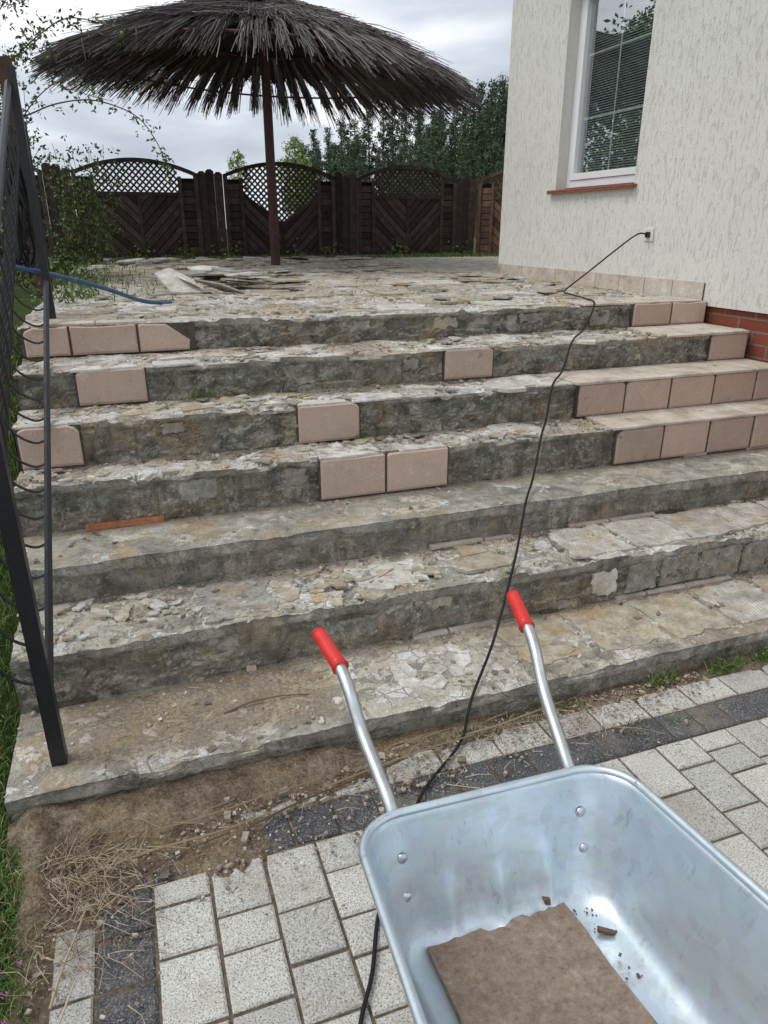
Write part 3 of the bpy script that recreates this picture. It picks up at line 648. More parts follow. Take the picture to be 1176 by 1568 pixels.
for (x0,y0,x1_,y1_) in [(-.3,1.6,.25,1.66),(-.2,1.5,.1,1.62),(.15,1.62,.7,1.74),(.4,1.70,.95,1.77),(-.35,1.25,-.28,1.5),(.15,2.05,.45,2.06),(-.38,1.05,-.30,1.3),(-.1,1.70,.4,1.74),(.9,1.78,1.35,1.83)]:
    z=.028 if y0<1.9 else .12
    st.tube(smooth_curve([(x0,y0,z),((x0*2+x1_)/3,(y0*2+y1_)/3+U(-.02,.02),z+.008),((x0+x1_*2)/3,(y0+y1_*2)/3+U(-.02,.02),z+.010),(x1_,y1_,z)],5),.0036,.002,5)
for i in range(160):
    k=random.choice((0,1,3,4,5)); x=U(-.45,3.4); y=U(SY[k]+.02,SY[k+1]); L=U(.02,.08); a=U(0,6.28); z=SZ[k]+.010
    st.tube([(x,y,z),(x+math.cos(a)*L,y+math.sin(a)*L*.4,z)],.001,.0008,3)
st.obj('dry_straw',[M_straw])
fl=MB()
for i in range(26):
    x=-.45+random.gauss(0,.03); y=U(.95,1.4); z=gz(x,y)+U(.05,.08)
    for j in range(4): blade(fl,x+U(-.004,.004),y+U(-.004,.004),z,.008,.003,1)
fl.obj('clover_flowers',[simple('pink_petals',(.45,.12,.4),.6)])

# ------------------------------------------------------------ house
house=empty('plastered_house')
hb=MB()
HX=3.65; HY0,HY1=.5,6.82; wy0,wy1,wz0,wz1=4.80,5.86,1.95,3.42; T=.3
hb.box(HX,HX+T,3.895,wy0,1.17,6); hb.box(HX,HX+T,wy1,HY1,1.17,6); hb.box(HX,HX+T,wy0,wy1,1.17,wz0); hb.box(HX,HX+T,wy0,wy1,wz1,6)
hb.box(HX,HX+T,HY0,3.895,1.17,6)
hb.box(HX+T,11,HY1-T,HY1,-.1,6); hb.box(HX+T,11,HY0,HY0+T,-.1,6); hb.box(11,11+T,HY0,HY1,-.1,6)
hb.obj('walls',[M_plaster],house)
rv=MB(); rv.box(HX+.003,HX+.13,wy0-.001,wy0+.002,wz0,wz1); rv.box(HX+.003,HX+.13,wy1-.002,wy1+.001,wz0,wz1); rv.box(HX+.003,HX+.13,wy0+.002,wy1-.002,wz1-.002,wz1+.001); rv.obj('window_reveal',[M_reveal],house)
pb=MB(); pb.box(HX+.03,HX+T,HY0+.03,HY1-.03,-.1,1.168); pb.obj('brick_plinth',[M_brick],house)
pt=MB(); y=3.93; 
while y<6.80: 
    pt.box(HX-.012,HX+.002,y+.003,min(y+.30,6.82)-.003,1.2,1.315); y+=.30
pt.box(HX-.008,HX+.001,3.93,6.82,1.2,1.311,1); pt.obj('skirting_tiles',[M_tiletop,M_grout],house)
fr=MB(); fx=HX+.10
a,b,c_,d_=wy0+.003,wy1-.003,wz0+.02,wz1-.003; q=.055
fr.box(fx,fx+.07,a,a+q,c_,d_); fr.box(fx,fx+.07,b-q,b,c_,d_); fr.box(fx,fx+.07,a+q,b-q,c_,c_+q); fr.box(fx,fx+.07,a+q,b-q,d_-q,d_)
a2,b2,c2,d2=a+q+.002,b-q-.002,c_+q+.002,d_-q-.002; q2=.05; fx2=fx+.012
fr.box(fx2-.022,fx2+.05,a2,a2+q2,c2,d2); fr.box(fx2-.022,fx2+.05,b2-q2,b2,c2,d2); fr.box(fx2-.022,fx2+.05,a2+q2,b2-q2,c2,c2+q2); fr.box(fx2-.022,fx2+.05,a2+q2,b2-q2,d2-q2,d2)
my=(a2+b2)/2
fr.box(fx+.036,fx+.042,my-.008,my+.008,c2+q2,d2-q2)
for zz in (2.485,2.94): fr.box(fx+.0355,fx+.0415,a2+q2,my-.0085,zz-.008,zz+.008); fr.box(fx+.0355,fx+.0415,my+.0085,b2-q2,zz-.008,zz+.008)
fo=fr.obj('window_frame',[M_pvc],house); bv=fo.modifiers.new('b','BEVEL'); bv.width=.004; bv.segments=2
gp=MB(); gp.add([(fx+.03,a2+q2-.003,c2+q2-.003),(fx+.03,b2-q2+.003,c2+q2-.003),(fx+.03,b2-q2+.003,d2-q2+.003),(fx+.03,a2+q2-.003,d2-q2+.003)],[(0,3,2,1)]); gp.obj('window_pane',[M_glass],house)
bl=MB(); zz=c2+q2-.01
while zz<d2-q2: 
    bl.add([(fx+.07,a2+.04,zz),(fx+.07,b2-.04,zz),(fx+.082,b2-.04,zz+.013),(fx+.082,a2+.04,zz+.013)],[(0,1,2,3)]); zz+=.018
bl.obj('window_blind',[M_blind],house)
dk=MB(); dk.box(fx+.12,fx+.14,a-.1,b+.1,c_-.1,d_+.1); dk.obj('dark_room',[M_dark],house)
sl=MB(); sl.box(HX-.045,HX+.10,4.76,5.93,1.935,1.952); sl.box(HX-.045,HX-.02,4.76,5.93,1.922,1.935); so_=sl.obj('window_sill',[M_sill],house); bv=so_.modifiers.new('b','BEVEL'); bv.width=.004
rf=MB(); rf.add([(3.1,0,5.8),(3.1,7.4,5.8),(7.4,7.4,9),(7.4,0,9),(11.8,0,5.8),(11.8,7.4,5.8)],[(0,3,2,1),(3,4,5,2)]); ro=rf.obj('roof',[M_roof],house); sm_=ro.modifiers.new('s','SOLIDIFY'); sm_.thickness=.15
sk=MB(); sk.box(HX-.012,HX-.0005,4.505,4.595,1.56,1.65); sk.box(HX-.03,HX-.012,4.53,4.57,1.585,1.625,1); so2=sk.obj('wall_socket',[M_reveal,M_black],house); bv=so2.modifiers.new('b','BEVEL'); bv.width=.006; bv.segments=2

cp=[(3.63,4.55,1.60),(3.56,4.57,1.61),(3.42,4.62,1.50),(3.25,4.72,1.33),(3.08,4.70,1.225),(2.95,4.45,1.222),(2.85,4.1,1.222)]
cx_=[.98,1.35,1.61,1.87,2.07,2.36,2.76]
for k in range(6,-1,-1):
    cp.append((cx_[k],SY[k]-.014,SZ[k]+.006))
    nk=k-1
    if nk>=0:
        t=.45; cp.append((cx_[k]+(cx_[nk]-cx_[k])*t,SY[k]-(SY[k]-SY[nk])*t-.01,max(SZ[k]-(SZ[k]-SZ[nk])*(t+.30),SZ[nk]+.02)))
cp+=[(.9,1.76,.02),(.70,1.60,.014),(.55,1.42,.010),(.43,1.25,.010),(.36,1.1,.010),(.29,.98,.010),(.24,.8,.010),(.15,.4,.01),(0,-.2,.01)]
cb=MB(); cb.tube(smooth_curve(cp,6),.0055,.0055,8); cb.obj('extension_cable',[M_cable],smooth=True)
cb=MB(); cb.tube(smooth_curve([(-1.2,4.1,1.55),(-.7,4.2,1.5),(-.4,4.28,1.44),(-.1,4.45,1.34),(.1,4.62,1.25),(.22,4.74,1.222)],8),.012,.012,8)
ring=[(.25+.035*math.cos(t*.6),4.76+.035*math.sin(t*.6),1.222) for t in range(11)]; cb.tube(ring,.007,.007,6); cb.obj('garden_hose',[M_blue],smooth=True)

# ------------------------------------------------------------ fence
def clip_to(poly,hps):
    for (a,b,c) in hps:
        poly=clip(poly,a,b,c)
        if len(poly)<3: return None
    return poly
def fence_panel(name,ox,oy,ang,W=1.75,V=False,mat=None,zb=1.2,gap=True):
    mb=MB(); H0=1.20; HA=1.39; sc_=.24; mid=W/2
    M=Matrix.Translation((ox,oy,zb))@Matrix.Rotation(ang,4,'Z')
    def ex(poly,y0,y1,mi=0):
        mb.prism([M@Vector((p[0],y0,p[1])) for p in poly],[M@Vector((p[0],y1,p[1])) for p in poly],mi)
    def rect(x0,x1,z0,z1,y0,y1,mi=0): ex([(x0,z0),(x1,z0),(x1,z1),(x0,z1)],y0,y1,mi)
    for a in (0,sc_,W-sc_-.05,W-.06): rect(a,a+(.06 if a in(0,W-.06) else .05),.03,1.18 if a in (0,W-.06) else 1.16,-.04,.02)
    rect(.06,W-.06,.03,.09,-.035,.015)
    z=.09
    while z<1.08:
        for a,b in ((.061,sc_-.001),(W-sc_+.001,W-.061)): rect(a,b,z,z+.088,-.016,.004)
        z+=.10
    xa,xb=sc_+.051,W-sc_-.051
    zl=.92 ; zm=.50 if V else zl
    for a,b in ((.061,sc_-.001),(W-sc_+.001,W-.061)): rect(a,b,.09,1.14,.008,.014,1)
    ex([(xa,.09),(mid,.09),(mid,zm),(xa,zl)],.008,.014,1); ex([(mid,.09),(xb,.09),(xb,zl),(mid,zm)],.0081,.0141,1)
    s=.095
    for i in range(-12,40):
        for side in (0,1):
            c0=i*s*1.42; c1=c0+s*1.25
            if side==0:
                hp=[(-1,0,-xa),(1,0,mid-.001),(0,-1,-.092),(0,1,zl),(1,1,c1),(-1,-1,-c0)]
                if V: 
                    nxv,nzv=(zl-zm),(mid-xa); hp.append((nxv,nzv,nxv*xa+nzv*zl))
            else:
                hp=[(-1,0,-(mid+.001)),(1,0,xb),(0,-1,-.092),(0,1,zl),(-1,1,c1-W),(1,-1,W-c0)]
                if V:
                    nxv,nzv=-(zl-zm),(xb-mid); hp.append((nxv,nzv,nxv*xb+nzv*zl))
            p=clip_to([(-1,-1),(4,-1),(4,4),(-1,4)],hp)
            if p and len(p)>=3: ex(p,-.014,.004)
    rect(mid-.02,mid+.02,.09,zm-.0,-.026,-.015)
    def bar(p,q,w_,y0,y1):
        d=Vector((q[0]-p[0],q[1]-p[1])); n_=Vector((-d.y,d.x)).normalized()*w_/2
        ex([(p[0]-n_.x,p[1]-n_.y),(q[0]-n_.x,q[1]-n_.y),(q[0]+n_.x,q[1]+n_.y),(p[0]+n_.x,p[1]+n_.y)],y0,y1)
    if V: bar((xa,zl),(mid,zm),.05,-.030,.020); bar((mid,zm),(xb,zl),.05,-.031,.019)
    else: bar((xa,zl),(xb,zl),.05,-.030,.020)
    def arch(x): return H0-.05+(HA-H0)*(1-((x-mid)/mid)**2)
    n=16
    for i in range(n):
        x0,x1=W*i/n,W*(i+1)/n
        ex([(x0,arch(x0)),(x1,arch(x1)),(x1,arch(x1)+.055),(x0,arch(x0)+.055)],-.045,.025)
    hpA=[(-1,0,-xa),(1,0,xb)]
    for i in range(9):
        x=xa+(xb-xa)*i/8; sl_=-2*(HA-H0)*(x-mid)/mid**2; hpA.append((-sl_,1,arch(x)-sl_*x+.005))
    if V: 
        hpA.append((-(zl-zm),-(mid-xa),-((zl-zm)*xa+(mid-xa)*zl))); hpA.append(((zl-zm),-(xb-mid),((zl-zm)*xb-(xb-mid)*zl)))
    else: hpA.append((0,-1,-zl))
    for i in range(-40,60):
        c0=i*.088
        for sg in (0,1):
            if sg==0: hp=[(1,1,c0+.026*1.41),(-1,-1,-c0)]
            else: hp=[(-1,1,c0+.026*1.41-W),(1,-1,W-c0)]
            p=clip_to([(-1,-1),(4,-1),(4,4),(-1,4)],hpA+hp)
            if p: ex(p,-.008+sg*.010,.001+sg*.010)
    if gap:
        for q,a in enumerate((W+.004,W+.125,W+.248)):
            hh=U(1.20,1.27); y_=(q%2)*.018-.01; rect(a,a+.122,-.02,hh,y_,y_+.02)
            ex([(a,hh),(a+.122,hh),(a+.085,hh+.03),(a+.035,hh+.03)],y_+.001,y_+.019)
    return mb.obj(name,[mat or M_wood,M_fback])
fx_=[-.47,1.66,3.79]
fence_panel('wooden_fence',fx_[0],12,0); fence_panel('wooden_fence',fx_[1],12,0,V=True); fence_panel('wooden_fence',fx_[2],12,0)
fence_panel('wooden_fence',-2.6,12,0); fence_panel('wooden_fence',5.95,11.95,math.radians(-50),mat=M_wood2,gap=False)
fence_panel('wooden_fence',7.15,10.5,math.radians(-60),mat=M_wood2,gap=False)
kb=MB(); kb.box(-3,6.1,11.93,12.1,1.1,1.235); kb.obj('concrete_kerb',[M_conc2])
sf=MB()
for i in range(9):
    y=7.0+i*.17; h=2.78+U(-.05,.05)-.02*i; x=-.60-.012*i
    sf.box(x-.012,x+.012,y,y+.15,1.2,h); 
sf.box(-.68,-.58,6.88,6.97,1.1,2.86); sf.box(-.71,-.66,7.0,8.5,1.6,1.68); sf.box(-.71,-.66,7.0,8.5,2.4,2.48)
sf.obj('board_fence',[M_wood2])

# ------------------------------------------------------------ parasol
random.seed(77)
par=empty('thatched_parasol'); PX,PY=1.98,9.9
cf=Vector((.334,.943)); crt=Vector((.943,-.334)); RR=2.55; AZ=4.06
def cz(x,y):
    r=math.hypot(x,y); 
    d=Vector((x,y))/max(r,1e-6); rim=3.28-.11*d.dot(crt)+.04*d.dot(cf)
    return AZ-(AZ-rim)*(r/RR)**1.35 if r<RR else rim-(r-RR)*.6
th_=MB()
def strand(r0,r1,th,dth,lift,w_,mi=0,bend=0.):
    pts=[]; n=4; jx=U(-.03,.03)
    for i in range(n+1):
        t=i/n; r=r0+(r1-r0)*t; a=th+dth*t; x=math.cos(a)*r;y=math.sin(a)*r
        pts.append((PX+x+jx*math.sin(t*5),PY+y,cz(x,y)+lift*(.3+.7*t)+ (U(-.012,.012))-bend*t**4))
    th_.tube(pts,w_,w_*.4,3,mi)
NB=64
rimf=[1+.03*nz(i*.35,2.)+.035*nz(i*1.7,5.) for i in range(NB+1)]
bund=[(2*math.pi*i/NB+U(-.02,.02),rimf[i],U(.3,1)) for i in range(NB)]
for i in range(6400):
    a,f,wgt=random.choice(bund)
    if R()>wgt+.3: continue
    r1=RR*f*U(.80,1.04) ; strand(U(1.1,1.8),r1,a+random.gauss(0,.013),random.gauss(0,.009),U(-.09,.03),U(.006,.012),bend=U(0,.08))
for i in range(4200):
    a=U(0,6.283); strand(U(.5,1.1),U(1.5,2.0),a,random.gauss(0,.04),U(0,.08),U(.004,.009))
for i in range(2200):
    a=U(0,6.283); strand(U(.03,.3),U(.6,1.3),a,random.gauss(0,.07),U(.02,.12),U(.004,.009))
for i in range(700):
    a=U(0,6.283); strand(U(.5,1.8),U(1.2,2.3),a,random.gauss(0,.25),U(.04,.14),U(.003,.007))
for i in range(60):
    a=U(0,6.283); r=RR*U(.85,1.0); x=math.cos(a)*r;y=math.sin(a)*r; z=cz(x,y)
    th_.tube([(PX+x,PY+y,z),(PX+x+U(-.05,.05),PY+y+U(-.05,.05),z-U(.06,.2))],.006,.003,3)
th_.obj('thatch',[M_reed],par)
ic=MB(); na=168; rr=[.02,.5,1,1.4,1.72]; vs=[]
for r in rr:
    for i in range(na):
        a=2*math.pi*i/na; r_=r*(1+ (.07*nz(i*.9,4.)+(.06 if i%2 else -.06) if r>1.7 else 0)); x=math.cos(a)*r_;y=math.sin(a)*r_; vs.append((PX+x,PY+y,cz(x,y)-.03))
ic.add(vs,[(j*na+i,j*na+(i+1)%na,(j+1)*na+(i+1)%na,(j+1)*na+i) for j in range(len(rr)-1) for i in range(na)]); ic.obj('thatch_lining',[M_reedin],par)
fr=MB()
fr.tube([(PX,PY,1.15),(PX,PY,4.05)],.062,.055,14)
for i in range(12):
    a=2*math.pi*i/12+.1; pts=[]
    for r in (.05,.9,1.8,2.4): x=math.cos(a)*r;y=math.sin(a)*r; pts.append((PX+x,PY+y,cz(x,y)-.07))
    fr.tube(pts,.025,.018,6)
for r in (1.1,2.05):
    pts=[]
    for i in range(49): a=2*math.pi*i/48; x=math.cos(a)*r;y=math.sin(a)*r; pts.append((PX+x,PY+y,cz(x,y)-.06))
    fr.tube(pts,.013,.013,5)
fr.obj('pole_and_ribs',[M_pole],par)
cp_=MB(); vs=[];n=24
for r,z in ((.34,4.12),(.30,4.18),(.14,4.28),(.04,4.34),(.0,4.36)):
    for i in range(n): a=2*math.pi*i/n; vs.append((PX+math.cos(a)*r,PY+math.sin(a)*r,z))
cp_.add(vs,[(j*n+i,j*n+(i+1)%n,(j+1)*n+(i+1)%n,(j+1)*n+i) for j in range(4) for i in range(n)]); cp_.obj('cap',[M_terra],par,True)

# ------------------------------------------------------------ railing
rl=empty('metal_stair_railing'); mb=MB()
RX=-.36
def rz(y): return .30+(y-2.0)*.5
mb.box(RX-.022,RX+.022,1.97,2.014,.10,1.25)
mb.box(RX-.018,RX+.018,4.20,4.236,1.19,2.35)
mb.tube([(RX,1.99,.30),(RX,4.2,1.40)],.013,.013,4); mb.tube([(RX-.02,1.99,1.20),(RX-.02,4.2,2.28)],.016,.016,8)
y=2.10
while y<4.15:
    z0=rz(y); pts=[(RX,y,z0),(RX-.05,y,z0-.012),(RX-.12,y,z0+.04),(RX-.15,y,z0+.14),(RX-.13,y,z0+.30),(RX-.06,y,z0+.5),(RX-.01,y,z0+.65),(RX-.02,y,z0+.88)]
    mb.tube(smooth_curve(pts,4),.005,.005,6); y+=.125
mb.tube([(RX,4.22,2.30),(RX-.15,6.2,2.30)],.015,.015,8); mb.tube([(RX,4.22,1.40),(RX-.15,6.2,1.40)],.012,.012,6)
y=4.5
while y<6.2:
    dx=-.15*(y-4.22)/2
    pts=[(RX+dx,y,1.40),(RX+dx-.12,y,1.45),(RX+dx-.15,y,1.56),(RX+dx-.10,y,1.8),(RX+dx-.02,y,2.05),(RX+dx,y,2.3)]
    mb.tube(smooth_curve(pts,4),.005,.005,6); y+=.2
mb.box(RX-.17,RX-.13,6.2,6.24,1.19,2.35)
mb.obj('bars',[M_black],rl)
hc=MB()
for i in range(9):
    cy,cz_,r=4.4+U(-.05,.05),1.80+U(-.05,.05),U(.20,.27)
    hc.tube([(-.42+U(-.01,.01)-.06*i/9+.02*math.sin(t*.5+i),cy+r*.7*math.cos(t*2*math.pi/28),cz_+r*1.35*math.sin(t*2*math.pi/28)) for t in range(29)],.007,.007,6)
hc.obj('coiled_cable',[M_cable],smooth=True)

# ------------------------------------------------------------ wheelbarrow
random.seed(99)
wb=empty('wheelbarrow'); mb=MB()
tilt=math.radians(7)
TM=Matrix.Translation((.573,.978,.60))@Matrix.Rotation(math.radians(-2),4,'Z')@Matrix.Rotation(-tilt,4,'X')
def loop(hw,yr,yf,rad,z,n=9,hwf=None):
    hwf=hwf or hw; pts=[]
    cs=[(hw-rad,yr-rad,0),(-hw+rad,yr-rad,90),(-hwf+rad,yf+rad,180),(hwf-rad,yf+rad,270)]
    for ci_,(cx,cy,a0) in enumerate(cs):
        arc=[(cx+rad*math.cos(math.radians(a0+90*i/n)),cy+rad*math.sin(math.radians(a0+90*i/n)),z) for i in range(n+1)]
        pts+=arc
        nx_=cs[(ci_+1)%4]; a1=nx_[2]; e=(nx_[0]+rad*math.cos(math.radians(a1)),nx_[1]+rad*math.sin(math.radians(a1)))
        s_=arc[-1]; m_=24
        for i in range(1,m_): t=i/m_; pts.append((s_[0]+(e[0]-s_[0])*t,s_[1]+(e[1]-s_[1])*t,z))
    return pts
Lr=.93
secs=[(0,0,.095),(.004,.015,.095),(.014,.07,.09),(.024,.11,.087),(.030,.14,.085),(.037,.17,.082),(.045,.20,.08),(.055,.235,.078),(.067,.252,.075),(.085,.262,.07),(.11,.265,.06)]
vs=[];dust=[]
for ins,dep,rad in secs:
    L=loop(.285-ins,-ins,-Lr+ins*2.6,rad,-dep,hwf=.31-ins*1.5)
    cnt=len(L); vs+=L; dust+=[.35*(dep>.2)]*cnt
base=loop(.285-.11,-.11,-Lr+.286,.06,-.265,hwf=.31-.165)
cc=(0,-.45)
for s_ in (.92,.85,.78,.7,.62,.55,.4,.25,.12):
    for p in base:
        x,y=cc[0]+(p[0]-cc[0])*s_,cc[1]+(p[1]-cc[1])*s_
        vs.append((x,y,-.265)); dust.append(.9)
def ribd(x,y,z):
    r=0
    if y>-.16 and z<-.13:
        for xc in (-.11,.0,.11): r=max(r,math.exp(-((x-xc)/.013)**2)*sm(-.13,-.18,z)*(1-sm(-.10,-.16,y)))
    return r*.010
vs=[(x,y-ribd(x,y,z),z+ribd(x,y,z)*.6) for x,y,z in vs]
nl=len(vs)//cnt
fs=[(j*cnt+i,j*cnt+(i+1)%cnt,(j+1)*cnt+(i+1)%cnt,(j+1)*cnt+i) for j in range(nl-1) for i in range(cnt)]
fs.append(tuple((nl-1)*cnt+i for i in range(cnt)))
me=bpy.data.meshes.new('tray'); me.from_pydata([TM@Vector(v) for v in vs],[],fs); me.materials.append(M_galv); me.update()
me.polygons.foreach_set('use_smooth',[True]*len(fs)); me.attributes.new('dust','FLOAT','POINT').data.foreach_set('value',dust)
tr_=bpy.data.objects.new('tray',me); col.objects.link(tr_); tr_.parent=wb
so3=tr_.modifiers.new('s','SOLIDIFY'); so3.thickness=.0015; so3.offset=0
L=loop(.289,.004,-Lr-.004,.098,.0,hwf=.314); L=[TM@Vector(p) for p in L]; L.append(L[0]); L.append(L[1])
rm=MB(); rm.tube(L,.0085,.0085,10); rm.obj('rolled_rim',[M_galv],wb,True)
bt=MB()
for sx_ in (-1,1):
    for dz_,yy in ((.085,-.019),(.16,-.037)):
        c=TM@Vector((sx_*.197,yy,-dz_)); 
        vs=[];n=14
        for rr_,h in ((.012,0),(.0115,.003),(.008,.006),(.003,.0075)):
            for i in range(n): a=2*math.pi*i/n; vs.append((c.x+rr_*math.cos(a),c.y-h,c.z+rr_*math.sin(a)))
        bt.add(vs,[(j*n+i,j*n+(i+1)%n,(j+1)*n+(i+1)%n,(j+1)*n+i) for j in range(3) for i in range(n)]+[tuple(3*n+i for i in range(n))])
bt.obj('bolts',[M_steel],wb,True)
fm=MB()
def TP(pts,r=.0145,mi=0,n=12): fm.tube(smooth_curve(pts,7),r,r,n,mi)
for (xb,yb,zb_,xg,yg,zg,xe,ye,ze,ox,oy,oz) in [(.364,1.333,.72,.355,1.40,.732,.347,1.454,.74,.383,1.04,.565),(.857,1.347,.72,.871,1.41,.732,.884,1.467,.74,.795,1.046,.565)]:
    cx0=.43 if ox<.6 else .73
    TP([(xe,ye,ze),(xg,yg,zg),(xb,yb-.01,zb_-.003),((xb*.8+ox*.2),yb-.07,.69),((xb+ox)/2,(yb+oy)/2,.63),(ox,oy,oz),(ox,.985,.50),(ox,.95,.40),(ox+ (cx0-ox)*.3,.86,.31),(cx0,.6,.31),(cx0,.2,.33),(.573+(cx0-.573)*.4,-.02,.25),(.573+(cx0-.573)*.4,-.2,.2)])
    g0=Vector((xb,yb,zb_)); g1=Vector((xe,ye,ze)); d=(g1-g0).normalized()
    gm=MB(); gp=[g0+d*(t*.128/10-.004) for t in range(11)]; gm.tube(gp,.0185,.0175,16); gm.tube([g0-d*.008,g0-d*.002],.0205,.0205,16); gm.tube([g1+d*.0,g1+d*.007],.0178,.012,16); go=gm.obj('grip',[M_red],wb,True)
    lx=cx0-.03 if ox<.6 else cx0+.03
    TP([(cx0,.80,.31),(lx,.80,.18),(lx,.79,.03),(lx,.72,.012),(lx,.5,.012),(lx,.45,.05),(cx0,.42,.30)],.0125)
TP([(.40,.80,.13),(.573,.80,.13),(.76,.80,.13)],.009)
fm.obj('tube_frame',[M_steel],wb,True)
wh=MB(); wc=Vector((.573,-.2,.2)); n=36;mseg=12; vs=[]
for i in range(n):
    a=2*math.pi*i/n
    for j in range(mseg):
        b=2*math.pi*j/mseg; r=.155+.045*math.cos(b); vs.append((wc.x+.042*math.sin(b),wc.y+r*math.cos(a),wc.z+r*math.sin(a)))
wh.add(vs,[(i*mseg+j,i*mseg+(j+1)%mseg,((i+1)%n)*mseg+(j+1)%mseg,((i+1)%n)*mseg+j) for i in range(n) for j in range(mseg)],0)
wh.tube([(wc.x-.025,wc.y,wc.z),(wc.x+.025,wc.y,wc.z)],.115,.115,24,1); wh.tube([(wc.x-.09,wc.y,wc.z),(wc.x+.09,wc.y,wc.z)],.012,.012,10,1)
wh.obj('wheel',[M_tyre,M_red],wb,True)
sb_=MB(); fl_=lambda x,y: (TM@Vector((x-.573,y-.978,-.265))).z
edge=[(.398,.875)]
for i in range(1,26):
    t=i/26; e=-.010 if 10<i<16 else 0
    edge.append((.398+.30*t,.875+e+U(-.004,.003)-(.006 if i>18 else 0)))
edge+=[(.70,.872),(.703,.80),(.698,.72),(.702,.55),(.398,.55),(.396,.7)]
zz=.352
top=[(x,y,zz+(.868-y)*.13+.014) for x,y in edge]; bot=[(x,y,zz+(.868-y)*.13-.004) for x,y in edge]
sb_.prism(bot[::-1],top[::-1]); sb_.obj('stone_slab',[M_slab])
cr_=MB()
for (x,y) in [(.74,.80),(.72,.83),(.77,.60),(.735,.70),(.73,.86),(.75,.84)]: 
    for i in range(5): rock(cr_,x+random.gauss(0,.012),y+random.gauss(0,.015),fl_(x,y)+.001,U(.001,.004))
rock(cr_,.745,.79,fl_(.745,.79)+.002,.012); rock(cr_,.665,.89,.37,.014)
cr_.obj('crumbs',[simple('brown_crumbs',(.13,.08,.055),.95,.5)])

# ------------------------------------------------------------ plants
def leafquad(mb,p,s,mi=0):
    d=Vector((U(-1,1),U(-1,1),U(-1,1))).normalized(); e=d.cross(Vector((U(-1,1),U(-1,1),U(-1,1)))).normalized()
    p=Vector(p); mb.add([p-d*s,p+e*s*.45,p+d*s,p-e*s*.45],[(0,1,2,3)],mi)
cl=MB()
def branch(pts,r,leaves,ls_=.03,spread=.06):
    c=smooth_curve(pts,8); cl.tube(c,r,r*.4,5,1)
    for i in range(leaves):
        p=random.choice(c)+Vector((random.gauss(0,spread),random.gauss(0,spread),random.gauss(0,spread))); 
        for j in range(4): leafquad(cl,p+Vector((U(-1,1),U(-1,1),U(-1,1)))*ls_*1.1,ls_*U(.6,1.1))
branch([(-.9,8,1.3),(-.95,8,2.4),(-.8,8,2.9),(-.6,8,3.08),(-.39,8,3.25),(-.16,8,3.38),(.1,8,3.37),(.29,8,3.32)],.009,90,.028,.05)
branch([(-.9,8,2.5),(-.75,8,2.95),(-.55,8,3.1),(-.4,8,3.22)],.007,70,.028,.07)
branch([(-.95,8,1.5),(-.8,8,2.4),(-.5,8,2.65),(-.1,8,2.75),(.2,8,2.70),(.38,8,2.6),(.5,8,2.42),(.56,8,2.25),(.6,8,2.1)],.008,60,.026,.04)
branch([(-.8,8,2.4),(-.5,8,2.75),(-.25,8,2.9),(-.1,8,2.8),(.15,8,2.75)],.006,36,.024,.05)
branch([(-.9,8,2.9),(-.75,8,3.3),(-.6,8,3.5),(-.5,8,3.45)],.007,50,.028,.06)
for i in range(26):
    x=U(-.62,-.05); branch([(x-.15,10.4,1.2),(x+U(-.1,.1),10.4+U(-.2,.2),1.7),(x+U(-.15,.2),10.4+U(-.3,.3),U(1.9,2.7))],.006,34,.03,.08)
for i in range(14):
    y=U(6.8,9.5); branch([(-.85,y,1.2),(-.85+U(-.1,.1),y,2.0),(-.85+U(-.1,.25),y+U(-.3,.3),U(2.2,3.1))],.006,34,.028,.08)
for i in range(60): 
    x=U(-.6,-.25); leafquad(cl,(x,U(6,9),1.25+R()*.15),.04)
cl.obj('climbing_rose',[M_leaf,M_bark])
wd=MB()
for i in range(12):
    x0=U(-.5,-.2); y0=U(4.6,7)
    for j in range(30): leafquad(wd,(x0+random.gauss(0,.06),y0+random.gauss(0,.08),1.22+abs(random.gauss(0,.05))),.02)
for i in range(40):
    x0=-.62+U(-.5,0); y0=U(1.7,4.2)
    for j in range(30): leafquad(wd,(x0+random.gauss(0,.06),y0+random.gauss(0,.08),gz(x0,y0)+.03+abs(random.gauss(0,.07))),.02)
for x0 in (.3,1.0,1.6,2.6,3.3,4.4,5.6):
    for j in range(60): leafquad(wd,(x0+random.gauss(0,.12),11.8+random.gauss(0,.05),1.22+abs(random.gauss(0,.10))),.03)
for (x0,y0,z0,n_) in ((.32,3.47,.90,30),(1.02,3.18,.70,18),(2.3,1.82,.02,36),(2.1,1.8,.02,30),(1.8,1.82,.02,18),(2.6,1.82,.03,30),(1.45,1.62,.01,8),(.9,3.48,.89,8),(1.3,1.83,.02,16)):
    for j in range(n_): leafquad(wd,(x0+random.gauss(0,.035),y0+random.gauss(0,.015),z0+abs(random.gauss(0,.02))),.009)
wd.obj('weeds',[M_leaf])

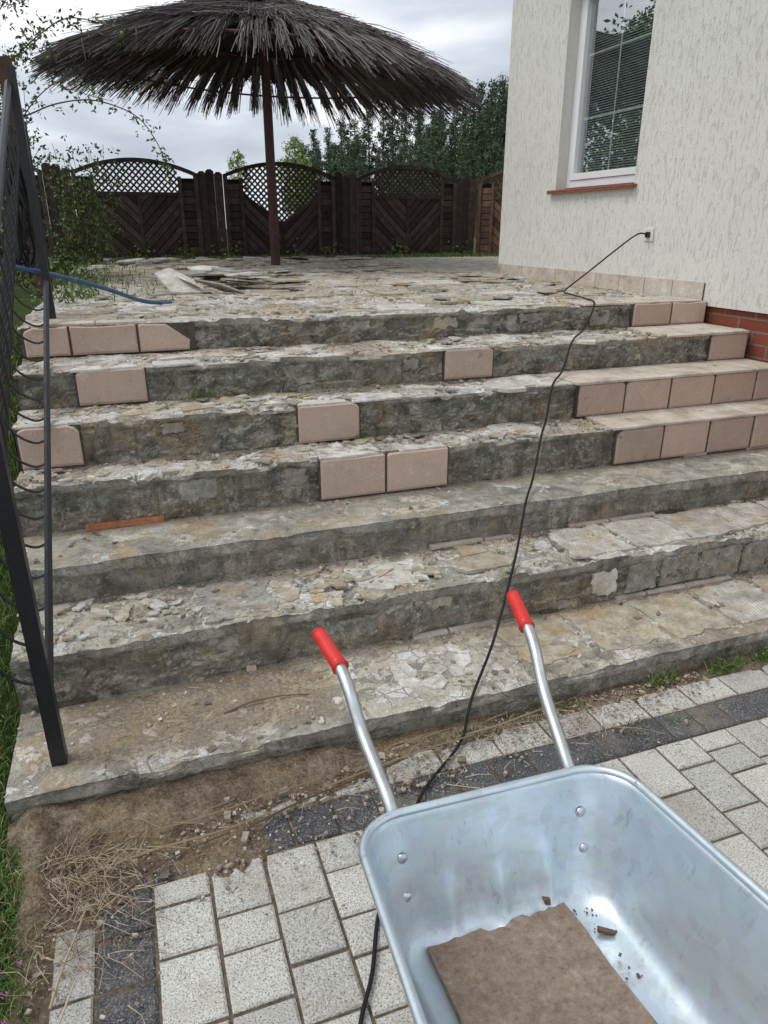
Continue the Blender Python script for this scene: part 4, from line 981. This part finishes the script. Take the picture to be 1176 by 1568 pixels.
def pine_mesh(seed,H=10):
    random.seed(seed); mb=MB(); mb.tube([(0,0,0),(.1,0,H*.5),(0,0,H*.99)],.15,.02,6,1)
    nb=52; asym=U(0,6.28); wid=U(1.9,2.5)
    for i in range(nb):
        t=.30+.70*i/nb; z=H*t; a=U(0,6.28)
        Lb=(wid*(1-t)**.8*(1+.3*math.cos(a-asym))+.10)*U(.35,1.2); up=U(.15,.65)
        d=Vector((math.cos(a),math.sin(a),up)); mb.tube([(0,0,z),tuple(Vector((0,0,z))+d*Lb)],.025,.008,3,1)
        for j in range(int(3+Lb*5)):
            s=U(.25,1.0); p=Vector((0,0,z))+d*Lb*s+Vector((U(-.18,.18),U(-.18,.18),U(-.12,.16)))
            for q_ in range(10): leafquad(mb,p+Vector((random.gauss(0,.13),random.gauss(0,.13),random.gauss(0,.11))),U(.06,.14))
    me=bpy.data.meshes.new('pine%d'%seed); me.from_pydata(mb.v,[],mb.f); me.materials.append(M_pine); me.materials.append(M_bark); me.polygons.foreach_set('material_index',mb.m); me.update(); return me
PM=[pine_mesh(s) for s in (1,2,3,4,5,6)]
random.seed(11)
forest=empty('pine_forest')
def place(u,v,F,me_list,parent,H=10,gzv=1.0):
    bb=(784-v)/1087; Fh=.9285+bb*.371; Zh=-.371+bb*.9285; a=(u-588)/1087
    t=F/Fh; S=a*t; X=.334*F+.943*S; Y=.943*F-.334*S; zt=1.65+Zh*t
    s=(zt-gzv)/H; o=bpy.data.objects.new('pine',random.choice(me_list)); col.objects.link(o); o.location=(X,Y,gzv); w_=s*U(.85,1.2); o.scale=(w_,w_,s); o.rotation_euler=(0,0,U(0,6.28)); o.parent=parent; return o
tops=[(440,240),(462,218),(482,206),(503,198),(522,190),(545,184),(562,174),(585,168),(604,176),(625,164),(645,172),(664,164),(684,168),(703,156),(722,146),(740,131),(758,126),(775,124),(795,120),(820,120),(850,122)]
for (u,v) in tops: place(u+U(-5,5),v+U(-8,6),U(60,68),PM,forest)
for i in range(48):
    u=U(450,900); base_v=[v for (uu,v) in tops if uu<=u][-1]; place(u,base_v+U(4,45),U(70,80) if R()<.5 else U(52,60),PM,forest)
for i in range(24): 
    u=U(445,860); place(u,U(218,250),U(45,52),PM,forest)
def decid(name,X,Y,H,rad,mat,ncl=260,lf=.09,zb=1.0):
    mb=MB(); mb.tube([(X,Y,zb),(X+.05,Y,zb+H*.5),(X,Y,zb+H*.9)],H*.02,H*.004,7,1)
    for i in range(ncl):
        t=R(); z=zb+H*(.3+.7*t); rr_=rad*math.sin(math.pi*min(1,.15+.85*t))**.6*math.sqrt(R()); a=U(0,6.28); p=Vector((X+rr_*math.cos(a),Y+rr_*math.sin(a),z))
        if i%6==0: mb.tube([(X,Y,z-H*.1),tuple(p)],H*.005,H*.001,4,1)
        for j in range(14): leafquad(mb,p+Vector((random.gauss(0,rad*.1),random.gauss(0,rad*.1),random.gauss(0,rad*.09))),lf*U(.6,1.2))
    return mb.obj(name,[mat,M_bark])
decid('birch_tree',7.6,48.2,5.0,.8,M_lite,150,.08)
decid('birch_tree',10.9,47,5.6,1.2,M_lite,220,.09)
decid('leafy_tree',-5.5,17.5,5.2,2.2,M_leaf,420,.09)
decid('leafy_tree',-8.5,20,6.5,2.8,M_leaf,420,.11)
